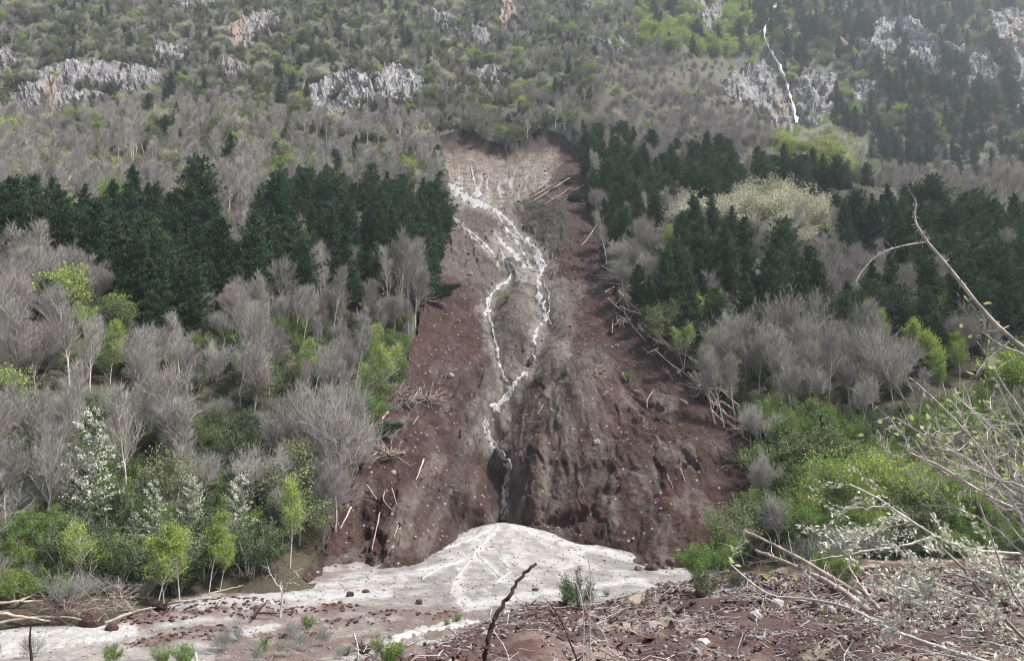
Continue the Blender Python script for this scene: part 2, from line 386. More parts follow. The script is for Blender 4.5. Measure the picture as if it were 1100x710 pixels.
def leafy_tree(seed, shape='round', nleaf=5200, size=.21, slender=False, stems=1, dens=1.):
    rng = np.random.RandomState(seed)
    if slender: S, tips = skeleton(rng, 10, .82, [.6, .5, .5], 2, [22, 6], .075, .25, .06, stems)
    else: S, tips = skeleton(rng, 10, .36, [.75, .65, .7, .7], 3, [7, 5, 4], .13, .12, .12, stems)
    tr, _c = skel_mesh(S, 3, rng, 9, .015)
    cr = MB(); n = len(tips); per = max(3, nleaf//n); C = []; D = []; T = []
    for pts, d in tips:
        P = np.array(pts); f = rng.rand(per)*(len(P)-1); i = np.minimum(f.astype(int), len(P)-2)
        c = P[i]+(P[i+1]-P[i])*(f-i)[:, None]+rng.normal(size=(per, 3))*(.26 if slender else .42)*np.array([1, 1, .7])
        C.append(c); T.append(np.full(per, .7+.55*rng.rand())*(.8+.4*rng.rand(per)))
    C = np.concatenate(C); T = np.concatenate(T)
    k = (pn(C[:, 0]*.55+9, C[:, 2]*.55+C[:, 1]*.4, seed) > -.38); C = C[k]; T = T[k]
    cr.leaves(C, size*(.6+.8*rng.rand(len(C))), rng, T, .65)
    return tr, cr
def pine(seed, start=.25, wide=.24, topr=.5, dens=1., dead=True):
    rng = np.random.RandomState(seed); Ht = 10.; tr = MB(); cr = MB()
    lean = rng.normal(size=2)*.018; zz = np.linspace(-.3, Ht*.985, 9); wob = np.cumsum(rng.normal(size=(9, 2))*.03, 0)
    TP = np.stack([lean[0]*zz+wob[:, 0], lean[1]*zz+wob[:, 1], zz], 1); tr.tube(TP, np.linspace(.13, .018, 9), 6)
    ax = lambda z: np.array([np.interp(z, zz, TP[:, 0]), np.interp(z, zz, TP[:, 1]), z])
    z = Ht*start; C = []; D = []; T = []; Z = []
    while z < Ht*.99:
        f = (z-Ht*start)/(Ht*(1-start)); prof = (min(1, (f+.12)/.30)**.7)*(1-f)**topr
        rad = Ht*wide*prof+.12; nb = int(round((4+4*(1-f))*dens))+1; ph = rng.rand()*6.28
        for b in range(nb):
            a = ph+b*6.283/nb+rng.normal()*.25; L = rad*(.6+.6*rng.rand())
            if rng.rand() < .10: L *= 1.25
            if rng.rand() < .14: continue
            up = .10+.75*f; p0 = ax(z+rng.normal()*.1); dirv = np.array([math.cos(a), math.sin(a), 0])
            m = 4; s = np.linspace(0, 1, m); BP = p0+dirv*(s*L)[:, None]+np.array([0, 0, 1.])*((s*L*(up-.25))+(s**2)*L*.30)[:, None]
            tr.tube(BP, np.linspace(.035, .010, m), 3, .8)
            ns = int(5+L*13*dens); g = (rng.rand(ns)**.6); cc = BP[0]+(BP[-1]-BP[0])*g[:, None]; cc[:, 2] = np.interp(g, s, BP[:, 2])
            side = np.cross(dirv, [0, 0, 1.]); cc = cc+side*(rng.normal(size=(ns, 1))*L*.20*(1.15-g[:, None]*.5))+rng.normal(size=(ns, 3))*.07
            tb = .75+.5*rng.rand()
            for q in range(3):
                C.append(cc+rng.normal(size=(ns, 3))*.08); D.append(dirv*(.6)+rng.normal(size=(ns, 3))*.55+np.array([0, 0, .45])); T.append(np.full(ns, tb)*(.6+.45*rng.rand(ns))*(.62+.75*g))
        z += .30+.16*rng.rand()
    C = np.concatenate(C); D = np.concatenate(D); T = np.concatenate(T)
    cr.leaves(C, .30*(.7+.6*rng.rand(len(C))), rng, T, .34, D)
    if dead and start > .3:       # dead stubs on the bare bole
        n = 26; zb = Ht*start*(.35+.65*rng.rand(n)); a = rng.rand(n)*6.28; A = np.array([ax(q) for q in zb]); dv = np.stack([np.cos(a), np.sin(a), -.15+0*a], 1)
        tr.segs(A, A+dv*(.3+.8*rng.rand(n))[:, None], .022, .010, .9)
    return tr, cr
def shrub(seed, nleaf=2600, size=.13, leafy=1., dome=1.):
    rng = np.random.RandomState(seed); tr = MB(); cr = MB()      # about 3 m tall, 4 m wide
    C = []; T = []; A = []; B = []
    for s_ in range(13):
        a = rng.rand()*6.28; tilt = .15+.75*rng.rand(); L = 1.5+1.3*rng.rand(); d = np.array([math.cos(a)*math.sin(tilt), math.sin(a)*math.sin(tilt), math.cos(tilt)])
        b = np.array([math.cos(a), math.sin(a), 0])*rng.rand()*.4; s = np.linspace(0, 1, 5)[:, None]
        P = b+d*s*L+np.array([0, 0, .35])*s**2+rng.normal(size=(5, 3))*.05; P[0, 2] = -.25; tr.tube(P, np.linspace(.035, .012, 5), 4)
        for q in range(11):
            f = .25+.75*rng.rand(); i = min(int(f*4), 3); p = P[i]+(P[i+1]-P[i])*(f*4-i); dd = nrm(d+rng.normal(size=3)*.6+[0, 0, .3]); l = .35+.6*rng.rand()
            A.append(p); B.append(p+dd*l)
            m = int(nleaf*leafy/143); g = rng.rand(m)[:, None]; C.append(p+dd*l*g+rng.normal(size=(m, 3))*.14); T.append(np.full(m, .7+.5*rng.rand())*(.8+.4*rng.rand(m)))
    A = np.array(A); B = np.array(B); tr.segs(A, B, .012, .007, .9)
    A2 = np.repeat(A+(B-A)*.5, 3, 0); tr.segs(A2, A2+nrm(rng.normal(size=A2.shape)+[0, 0, .6])*.35, .008, .005, .95)
    C = np.concatenate(C); T = np.concatenate(T); cr.leaves(C, size*(.6+.8*rng.rand(len(C))), rng, T, .6)
    return tr, cr
def twig_shrub(seed):
    rng = np.random.RandomState(seed); tr = MB(); cr = MB()
    S, tips = skeleton(rng, 3, .3, [.6, .6, .6], 3, [6, 5, 4], .03, .3, .12, 5)
    for lv, P, R in S:
        (tr if lv < 2 else cr).segs(P[:-1], P[1:], np.maximum(R[:-1], .006), np.maximum(R[1:], .005), .8+.4*rng.rand(len(P)-1))
    return tr, cr
def blossom(seed, nl=4200):
    rng = np.random.RandomState(seed); tr = MB(); cr = MB(); Ht = 10.
    zz = np.linspace(-.3, 9.3, 8); TP = np.stack([np.cumsum(rng.normal(size=8)*.12), np.cumsum(rng.normal(size=8)*.12), zz], 1); tr.tube(TP, np.linspace(.12, .02, 8), 6)
    C = []; D = []; T = []; G = []; GT = []
    for z in np.arange(1.2, 9.6, .26):
        f = z/9.6; rad = 3.1*math.sin(min(1., f*1.4+.25)*1.5)*(1-f)**.62+.3
        for b in range(4):
            a = rng.rand()*6.28; L = rad*(.5+.65*rng.rand()); d = nrm(np.array([math.cos(a), math.sin(a), .35+.5*f])); s = np.linspace(0, 1, 4)[:, None]
            P = np.array([np.interp(z, zz, TP[:, 0]), np.interp(z, zz, TP[:, 1]), z])+d*s*L+rng.normal(size=(4, 3))*.05; tr.tube(P, np.linspace(.03, .010, 4), 3, .8)
            n = max(4, int(nl*L/(rad*.85)/130)); g = rng.rand(n)**.7; c = P[0]+(P[-1]-P[0])*g[:, None]+rng.normal(size=(n, 3))*.09*np.array([1.2, 1.2, 1])
            (C if rng.rand() < .72 else G).append(c); 
            if len(C)+len(G) > len(T)+len(GT): (T if len(T) < len(C) else GT).append(np.full(n, .8+.3*rng.rand()))
    C = np.concatenate(C); T = np.concatenate(T); cr.leaves(C, .17*(.6+.8*rng.rand(len(C))), rng, T, .75)
    G = np.concatenate(G); lf = MB(); lf.leaves(G, .2*(.6+.8*rng.rand(len(G))), rng, .8+.4*rng.rand(len(G)), .6)
    return tr, cr, lf
PROTO = {}
def reg(key, name, tb, cb, mt, mc, hgt, small=None):
    e = dict(name=name, trunk=tb.mesh(key+'_trunk', M[mt]), crown=cb.mesh(key+'_crown', M[mc]), h=hgt)
    j = MB(); j.merge(tb); nb = len(j.f)
    fm = list(j.m); j.merge(cb); j.m = fm+[np.full(len(F), 1) for F in cb.f]
    e['joined'] = j.mesh(key+'_whole', [M[mt], M[mc]]); PROTO.setdefault(name_kind(key), []).append(e); return e
def name_kind(key): return key.rsplit('.', 1)[0]
for i in range(5):
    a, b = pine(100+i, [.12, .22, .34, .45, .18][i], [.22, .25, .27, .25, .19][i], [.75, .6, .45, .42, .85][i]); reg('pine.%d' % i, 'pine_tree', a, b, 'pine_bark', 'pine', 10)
for i in range(3):
    a, b = pine(130+i, [.10, .2, .3][i], [.19, .22, .26][i], [.9, .8, .6][i], .7); reg('farpine.%d' % i, 'pine_tree', a, b, 'pine_bark', 'pine_far', 10)
for i in range(7):
    a, b = bare_tree(200+i); reg('bare.%d' % i, 'bare_tree', a, b, 'bark', 'twig', 9.5)
for i in range(6):
    a, b = bare_tree(220+i, True); reg('slim.%d' % i, 'bare_tree', a, b, 'pale_bark', 'twig_pale', 9.5)
for i in range(3):
    a, b = bare_tree(240+i, i > 1); reg('mauve.%d' % i, 'bare_tree', a, b, 'bark', 'twig_mauve', 9.5)
for i in range(3):
    a, b = leafy_tree(300+i, size=.33, nleaf=4600); reg('lime.%d' % i, 'leafy_tree', a, b, 'bark', 'lime', 9)
for i in range(3):
    a, b = leafy_tree(320+i, size=.31, nleaf=4200); reg('yellow.%d' % i, 'leafy_tree', a, b, 'bark', 'yellow', 9)
for i in range(3):
    a, b = leafy_tree(340+i, size=.30, nleaf=4600); reg('olive.%d' % i, 'leafy_tree', a, b, 'bark', 'olive', 9)
for i in range(3):
    a, b = leafy_tree(360+i, size=.34, nleaf=5200, stems=2); reg('willow.%d' % i, 'leafy_tree', a, b, 'bark', 'willow', 8.5)
for i in range(3):
    a, b = leafy_tree(380+i, size=.17, nleaf=5200, slender=True, stems=1+(i == 2)); reg('birch.%d' % i, 'birch_tree', a, b, 'pale_bark', 'lime', 9.5)
for i in range(3):
    a, b = shrub(400+i, 3000, .19); reg('scrub.%d' % i, 'shrub', a, b, 'bark', 'scrub', 3)
for i in range(3):
    a, b = shrub(410+i, 4200, .12); reg('bush.%d' % i, 'shrub', a, b, 'bark', 'green', 3)
for i in range(3):
    a, b = shrub(420+i, 4200, .12); reg('dkbush.%d' % i, 'shrub', a, b, 'bark', 'dkgreen', 3)
for i in range(3):
    a, b = twig_shrub(430+i); reg('twigshrub.%d' % i, 'shrub', a, b, 'twig', 'greyshrub', 3)
# ------------------------------------------------------------------ ground materials
def groundmat(name, attr=True, base=(.1, .09, .07), nsc=(6., 1.2), lo=.55, hi=1.35, bdist=.25, rough=.9, speck=None, spc=None):
    m, nt, b = newmat(name)
    if attr:
        a = nt.nodes.new('ShaderNodeAttribute'); a.attribute_name = 'col'; c = a.outputs['Color']
    else: c = mixc(nt, 0., base, base)
    n1 = noise(nt, nsc[0], 8, rough=.75); n2 = noise(nt, nsc[1], 5, rough=.65)
    c = mixc(nt, 1., c, ramp(nt, n1, [(.3, lo), (.7, hi)]), 'MULTIPLY'); c = mixc(nt, 1., c, ramp(nt, n2, [(.3, .78), (.7, 1.2)]), 'MULTIPLY')
    if speck:
        tc = nt.nodes.new('ShaderNodeTexCoord'); vo = N(nt, 'ShaderNodeTexVoronoi', Scale=speck); nt.links.new(tc.outputs['Object'], vo.inputs['Vector'])
        f = ramp(nt, vo.outputs['Distance'], [(.10, 1), (.22, 0)]); sel = ramp(nt, vo.outputs['Color'], [(.55, 0), (.6, 1)])
        k = mixc(nt, 1., f, sel, 'MULTIPLY'); c = mixc(nt, k, c, spc)
    nt.links.new(c, b.inputs['Base Color']); b.inputs['Roughness'].default_value = rough; b.inputs['Specular IOR Level'].default_value = .25
    h = mixc(nt, .5, n1, n2); bump(nt, b, h, bdist); return m
M['hill'] = groundmat('hillside_litter', nsc=(2.6, .12), lo=.4, hi=1.6, bdist=.4)
M['slide'] = groundmat('slide_soil', nsc=(1.6, .16), lo=.74, hi=1.24, bdist=.28, speck=1.1, spc=(.30, .26, .235))
M['fan'] = groundmat('fan_gravel', nsc=(4.5, .6), lo=.66, hi=1.22, bdist=.2, rough=.75, speck=2.6, spc=(.22, .205, .195))
M['bank'] = groundmat('bank_soil', nsc=(14., 1.6), lo=.55, hi=1.4, bdist=.05, rough=.7)
# ------------------------------------------------------------------ hillside
def vcol(n, a): return np.broadcast_to(np.array(a, float), (n, 3)).copy()
ti = np.arange(0, NT, 2); yi = np.arange(60, NY, 2)
HX = (TT[ti][:, None]*YY[yi][None]); HY = np.broadcast_to(YY[yi][None], HX.shape); HZ = HBASE[np.ix_(ti, yi)].copy()
inn = SIN | ((GV < 176) & (GV > 130) & (GU > 455) & (GU < 640) & (distpoly(SLIDE_TOP, GU, GV) < 4.5)); inn = inn[np.ix_(ti, yi)]; ind = (-_sd)[np.ix_(ti, yi)]; topz = (GV < 180)[np.ix_(ti, yi)]
HZ = HZ-np.where(inn, np.where(topz, 24., 2.2+20*sm(3, 16, ind)), 0)
mb = MB(); mb.add(np.stack([HX, HY, HZ], -1).reshape(-1, 3), gridfaces(len(ti), len(yi))[:, ::-1])
me = mb.mesh('hillside', M['hill'], True)
x, y, z = HX.ravel(), HY.ravel(), HZ.ravel(); u, v = proj(x, y, z)
c = vcol(len(x), (.070, .076, .045)); w = (sm(-.3, .4, fbm(x/25, y/25, 3, 61)))[:, None]; c = c*(1-w)+np.array([.085, .080, .058])*w
c[y < 125] = c[y < 125]*.5+np.array([.035, .026, .018])
sl_ = .6*sm(1.0, 2.2, np.abs(np.gradient(HZ, axis=1)/np.gradient(HY, axis=1)).ravel())[:, None]*sm(250, 350, y)[:, None]
c = c*(1-sl_)+np.array([.17, .165, .155])*sl_
colattr(me, 'col', c); hillside = tag(put('hillside', me), kind='structure')
# wide ground sheet beyond and behind
bm_ = MB(); bm_.add([(-3000, -3000, -13.5), (3000, -3000, -13.5), (3000, 3000, -13.5), (-3000, 3000, -13.5)], [[0, 1, 2, 3]])
me = bm_.mesh('valley_ground', M['hill']); colattr(me, 'col', vcol(4, (.10, .10, .07))); tag(put('ground', me), kind='structure')

# ------------------------------------------------------------------ the landslide
NA, NB = 420, 520
s_ = np.linspace(0, 1, NA); k_ = np.linspace(0, 1, NB)
topx = np.array([p[0] for p in SLIDE_TOP]); topy = np.array([p[1] for p in SLIDE_TOP])
ttop = np.interp(s_, (topx-topx[0])/(topx[-1]-topx[0]), topy)
VV = ttop[:, None]+(622-ttop[:, None])*(k_[None]**.92); UU = SL(VV)+(SR(VV)-SL(VV))*s_[:, None]
PT = cast(UU.ravel(), VV.ravel(), fn=lambda a, b: np.maximum(hill(a, b), -12.5), y0=60, y1=420, n=260)
SX, SY, SZ = PT[:, 0].reshape(UU.shape), PT[:, 1].reshape(UU.shape), PT[:, 2].reshape(UU.shape)
STREAMS = [
 ('main', [(478,193),(488,204),(500,213),(515,218),(528,224),(541,233),(550,243),(556,254),(568,262),(576,272),(582,284),(579,296),(577,310),(581,325),(586,343),(578,352),(573,366),(572,382),(570,397),(562,402),(552,412),(546,424),(530,440),(521,452),(523,466),(530,480),(541,492),(548,504),(544,515),(541,530),(541,545),(540,560)],
  [3,6,9,5,5,6,7,7,9,11,12,9,10,11,10,7,8,8,10,6,10,12,18,12,13,11,13,10,8,8,9,12]),
 ('side', [(535,256),(545,266),(556,277),(563,287),(571,288)], [6,9,9,8,4]),
 ('left', [(536,266),(543,280),(549,296),(545,302),(536,307),(528,316),(524,322),(523,332),(527,345),(529,358),(533,372),(535,386),(538,400),(543,411)], [2,3,4,4,4,4,7,8,7,7,7,6,6,6]),
 ('strand', [(520,214),(534,232),(545,248),(556,262),(563,276),(572,292)], [3,4,4,5,4,5]), ('strand', [(500,246),(516,258),(530,272),(536,288)], [2,3,3,2]), ('strand', [(582,300),(590,318),(588,336),(592,352)], [3,3,2,2]),
 ('thread', [(487,232),(497,245),(507,255),(518,265),(527,274)], [1.5,2,2,3,2]),
]
def ribdist(L, wd, u, v):
    """distance to a stream line in units of its own half width"""
    d = np.full(np.shape(u), 1e9)
    for (a, b, w1, w2) in zip(L[:-1], L[1:], wd[:-1], wd[1:]):
        dx, dy = b[0]-a[0], b[1]-a[1]; t = np.clip(((u-a[0])*dx+(v-a[1])*dy)/(dx*dx+dy*dy), 0, 1)
        d = np.minimum(d, np.hypot(u-a[0]-t*dx, v-a[1]-t*dy)/((w1+(w2-w1)*t)*.5))
    return d
n1 = fbm(UU/26, VV/26, 4, 70); n2 = fbm(UU/7, VV/9, 4, 71); nr = fbm(UU/9+.12*VV/9, VV/120, 3, 72, True)
dmain = distpoly(STREAMS[0][1], UU, VV); dleft = distpoly(STREAMS[2][1], UU, VV)
dead = (VV-ttop[:, None])                     # pixels below the head scarp
edge = np.minimum(UU-SL(VV), SR(VV)-UU)
persp = SY/100.                                # metres per 8 px
dep = np.zeros_like(UU)
footv = np.interp(UU, [325, 400, 500, 540, 600, 640, 730], [612, 602, 580, 557, 575, 583, 604]); ffade = sm(0, 34, footv-VV)
ang = np.arctan2(UU-575, VV-290.); rad_ = np.hypot(UU-575, VV-290.)
dep += 3.0*sm(0, 5, dead)*sm(0, 7, edge)*sm(130, 20, dead)+.9*sm(0, 25, edge)*sm(600, 480, VV)
dep += sm(0, 4, edge)*.5
gul = np.exp(-(dmain/17.)**2); dep += 2.2*gul*sm(200, 260, VV)+3.4*np.exp(-(dmain/11.)**2)*sm(395, 440, VV)
dep += 1.6*np.exp(-(dleft/9.)**2)
dep *= .25+.75*ffade
dep += 1.0*sm(.2, .8, fbm(ang*5+.4*n1, rad_/90., 3, 175))*sm(80, 150, rad_)*sm(350, 420, VV)*sm(0, 30, edge)
dep += .26*(fbm(ang*13+.6*n1, rad_/70., 4, 172, True)-.6)*sm(60, 160, rad_)*sm(340, 400, VV)*sm(0, 18, edge)*sm(8, 20, dmain)
dep -= 3.0*np.exp(-((UU-690)/75.)**2-((VV-500)/70.)**2)+2.2*np.exp(-((UU-430)/45.)**2-((VV-520)/60.)**2)
BUMP = [(620,440,36,60,4.0,.5),(500,540,26,40,3.,-.3),(560,395,60,11,1.8,-.25),(555,330,20,34,1.6,.1),(600,215,34,32,3.5,.3),(500,250,28,40,1.8,.7),(640,520,60,50,1.4,0),(575,500,14,50,1.6,.1),(430,480,50,60,1.2,0),(745,470,40,60,1.0,0)]
for bu, bv, bw, bh, bz, ba in BUMP:
    du, dv = UU-bu, VV-bv; ca, sa = math.cos(ba), math.sin(ba); q = ((du*ca+dv*sa)/bw)**2+((-du*sa+dv*ca)/bh)**2; dep -= bz*np.exp(-q*1.6)
HOLES = [(533,511,9,17,3.2),(606,372,0,0,0),(563,366,9,9,2.6),(570,355,5,5,1.5),(558,548,15,15,2.6),(515,568,11,8,2.0),(527,431,14,6,1.6),(463,451,6,3,.8),(600,378,0,0,0),(610,556,22,9,1.2),(392,487,12,5,1.2),(640,350,0,0,0)]
for hu, hv, hw, hh_, hz in HOLES:
    if hw: dep += hz*np.exp(-(((UU-hu)/hw)**2+((VV-hv)/hh_)**2)**2)
wx, wy = SX, SY*1.2
rf_ = sm(160, 172, VV)*sm(224, 208, VV)*sm(462, 485, UU)*sm(583, 560, UU)
dep += (1-.7*rf_)*sm(0, 14, edge)*(.6*fbm(wx/9, wy/11, 3, 70)+0.17*fbm(wx/2.6, wy/3.2, 4, 71)+.07*fbm(wx/.8, wy/.9, 3, 73)*(1+1.2*sm(0, .5, n1)))
rockface = sm(160, 172, VV)*sm(224, 208, VV+.35*(UU-540)*0)*sm(462, 485, UU)*sm(583, 560, UU+.25*(VV-190))
fl = fbm(UU/8+.12*VV/8, VV/16, 4, 75, True); dep += rockface*(.22*fl-.1)
dep -= 1.4*sm(.2, .9, fbm(UU/13, VV/13, 3, 77))*sm(225, 235, VV)*sm(300, 280, VV)*.6
# push the surface inwards along the slope normal (down and into the hill)
SZ2 = SZ-dep*.80; SY2 = SY+dep*.55
ed0 = np.zeros_like(UU, bool); ed0[0, :] = True; ed0[-1, :] = True
SZ2 = SZ2+np.where(ed0, .1, 0)-0.0; SZ2[:, 0] = SZ[:, 0]+.25; SY2[:, 0] = SY[:, 0]
mb = MB(); mb.add(np.stack([SX, SY2, SZ2], -1).reshape(-1, 3), gridfaces(NA, NB))
me = mb.mesh('landslide_scar', M['slide'], True)
PU, PV = proj(SX, SY2, SZ2); PVm = np.maximum.accumulate(PV, axis=1); _u, _v = PU.ravel(), PV.ravel()
U1, V1 = _u+3*fbm(_u/8, _v/8, 3, 79), _v+3*fbm(_u/8+5, _v/8, 3, 80)
n = len(U1); c = vcol(n, (.112, .060, .050))
def lay(c, w, colr): w = np.clip(w, 0, 1)[:, None]; return c*(1-w)+np.array(colr)*w
grey = (.23, .19, .17); beige = (.33, .28, .24)
f1 = fbm(U1/30, V1/30, 4, 81); c = lay(c, .35*sm(-.1, .6, f1), (.14, .105, .096))
c = lay(c, .6*sm(.1, .8, fbm(U1/60, V1/60, 3, 82))*sm(380, 420, V1), (.135, .072, .060))
c = lay(c, .85*np.maximum(sm(40, 14, distpoly([(530,290),(545,330),(560,370),(590,330)], U1, V1)), 0), grey)
c = lay(c, .85*inpoly([(478,190),(540,215),(600,255),(600,300),(640,300),(620,330),(595,390),(550,415),(520,380),(515,310),(470,290),(478,240)], U1, V1), grey)
c = lay(c, .8*sm(24, 8, distpoly([(690,240),(640,290),(600,340),(598,380)], U1, V1))*sm(330, 350, V1), (.26, .21, .20))
c = lay(c, .75*sm(14, 6, distpoly([(608,352),(600,375),(600,405),(595,440)], U1, V1)), beige)
for L, wd, cc, s in (([(546,420),(527,445),(522,468),(545,500),(541,530),(541,556)], 13, (.27, .23, .20), .9), ([(535,412),(512,440),(505,480),(478,530),(455,590)], 9, grey, .95), ([(545,425),(512,450),(500,500),(497,560),(500,585)], 16, grey, .8), ([(640,390),(622,420),(604,470),(592,520),(594,570)], 19, (.25, .215, .18), .95), ([(630,400),(640,450),(632,500),(640,560)], 5, grey, .8), ([(680,400),(705,460),(745,530)], 4, (.16, .10, .09), .7), ([(610,350),(585,420),(560,480),(556,540)], 6, grey, .7),
                     ([(655,420),(650,470),(655,520),(660,560)], 8, grey, .7), ([(560,430),(555,470),(565,520),(585,560)], 10, grey, .6), ([(560,372),(545,395),(543,410)], 9, beige, .7),
                     ([(672,510),(690,545),(710,575)], 7, grey, .7), ([(430,500),(440,540),(430,590)], 8, grey, .45), ([(455,455),(470,490),(465,530)], 7, grey, .35), ([(380,280),(500,300)], 0.1, grey, 0)):
    c = lay(c, s*sm(wd*1.35, wd*.5, distpoly(L, U1, V1))*(.75+.35*fbm(U1/5, V1/5, 3, 83)), cc)
head = sm(159, 168, V1)*sm(232, 212, V1)*sm(464, 474, U1)*sm(600, 582, U1+.3*(V1-190))
c = lay(c, head*1., (.36, .30, .25)); hf = fbm(U1/8, V1/40, 4, 85)
c = lay(c, head*.8*sm(.05, .6, hf), (.50, .43, .35)); c = lay(c, head*.85*sm(.1, .6, fbm(U1/7+3, V1/24, 4, 86))*sm(178, 195, V1), (.66, .64, .63))
c = lay(c, head*.7*sm(.1, .7, fbm(U1/12+9, V1/18, 3, 87))*sm(190, 165, V1), (.20, .15, .125))
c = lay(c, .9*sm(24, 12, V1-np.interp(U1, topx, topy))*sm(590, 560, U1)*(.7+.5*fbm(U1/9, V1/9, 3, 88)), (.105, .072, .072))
c = lay(c, .9*sm(570, 590, U1)*sm(260, 230, V1)*sm(600, 620, U1+.6*(V1-180)), (.105, .062, .064))
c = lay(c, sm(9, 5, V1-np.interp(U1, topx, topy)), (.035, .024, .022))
c = lay(c, .95*inpoly([(598,190),(635,200),(635,240),(600,280),(565,250),(548,225)], U1, V1)*sm(-.7, -.1, fbm(U1/6, V1/6, 4, 90)), (.070, .070, .048))
c = lay(c, .6*inpoly([(500,225),(545,240),(560,262),(520,262),(498,245)], U1, V1)*1., (.13, .115, .095))
for hu, hv, hw, hh_, hz in HOLES:
    if hw: c = lay(c, .8*np.exp(-(((U1-hu)/hw)**2+((V1-hv)/hh_)**2)**2), (.10, .045, .038))
for s, L, wd in STREAMS: c = lay(c, .85*sm(3.4, 1.2, ribdist(L, wd, U1, V1)+.9*fbm(U1/5, V1/7, 3, 210)), (.40, .37, .345))
c = lay(c, .8*sm(9, 2, distpoly([(530,255),(548,285),(560,300)], U1, V1)+4*fbm(U1/4, V1/6, 3, 211)), (.46, .44, .42)); c = lay(c, .6*sm(8, 2, distpoly([(590,300),(600,320),(596,345),(606,380)], U1, V1)+4*fbm(U1/4, V1/6, 3, 212)), (.40, .36, .34))
c = lay(c, .35*inpoly([(545,550),(800,480),(820,560),(600,590)], U1, V1)*sm(0, .6, fbm(U1/20, V1/20, 3, 91)), (.14, .055, .042))
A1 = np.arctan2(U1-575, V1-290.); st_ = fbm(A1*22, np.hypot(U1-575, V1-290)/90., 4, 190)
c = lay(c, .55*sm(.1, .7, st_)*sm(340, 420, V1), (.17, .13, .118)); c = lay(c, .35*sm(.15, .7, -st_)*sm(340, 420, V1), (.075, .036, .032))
XX1, YY1 = SX.ravel(), SY.ravel()
c = lay(c, .6*sm(.2, .6, fbm(XX1/3.3, YY1/4.2, 4, 191)), (.075, .042, .038)); c = lay(c, .28*sm(.25, .6, fbm(XX1/2.1+7, YY1/2.8, 4, 192)), (.19, .155, .14))
c = lay(c, .8*inpoly([(598,150),(640,168),(650,240),(675,330),(715,392),(670,402),(640,330),(618,260),(604,215)], U1, V1), (.105, .060, .060)); c = lay(c, .7*sm(.15, .5, fbm(A1*9, np.hypot(U1-575, V1-290)/60., 3, 290))*sm(360, 430, V1), (.27, .225, .20)); c = lay(c, .6*sm(.2, .5, fbm(A1*12+4, np.hypot(U1-575, V1-290)/70., 3, 291))*sm(360, 430, V1), (.065, .032, .028))
c *= .43*(1+.22*fbm(XX1/.9, YY1/1.2, 3, 92))[:, None]
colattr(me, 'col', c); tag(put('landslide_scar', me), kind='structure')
def slide_pt(u, v, lift=0.):
    """point on the slide surface at a sight line (nearest mesh vertex)"""
    u = np.atleast_1d(u).astype(float); v = np.atleast_1d(v).astype(float); out = []
    sl_v, sr_v = SL(v), SR(v)
    for a, b, l_, r_ in zip(u, v, sl_v, sr_v):
        s = float(np.clip((a-l_)/(r_-l_), 0, 1)*(NA-1)); i = int(np.clip(s, 0, NA-2))
        for _ in range(4):                     # walk to the column that really shows at this bearing
            k = float(np.interp(b, PVm[i], np.arange(NB))); j = int(np.clip(k, 0, NB-2)); e_ = a-PU[i, j]
            if abs(e_) < .7: break
            s = float(np.clip(s+e_/max((r_-l_)/NA, .2)*.8, 0, NA-1)); i = int(np.clip(s, 0, NA-2))
        fi, fj = s-i, k-j
        q = lambda A: (A[i, j]*(1-fi)+A[i+1, j]*fi)*(1-fj)+(A[i, j+1]*(1-fi)+A[i+1, j+1]*fi)*fj
        out.append((q(SX), q(SY2)-lift*.3, q(SZ2)+lift))
    return np.array(out)
def surf(u, v, lift=0.):
    """ground point, on the slide where the sight line meets the slide"""
    if inpoly(SLIDE_POLY, np.array([u]), np.array([v]))[0] and v < 610:
        p = slide_pt([u], [v], lift)[0]
        g = at(u, v, lift)
        return p if p[1] < g[1]+8 else g
    return at(u, v, lift)

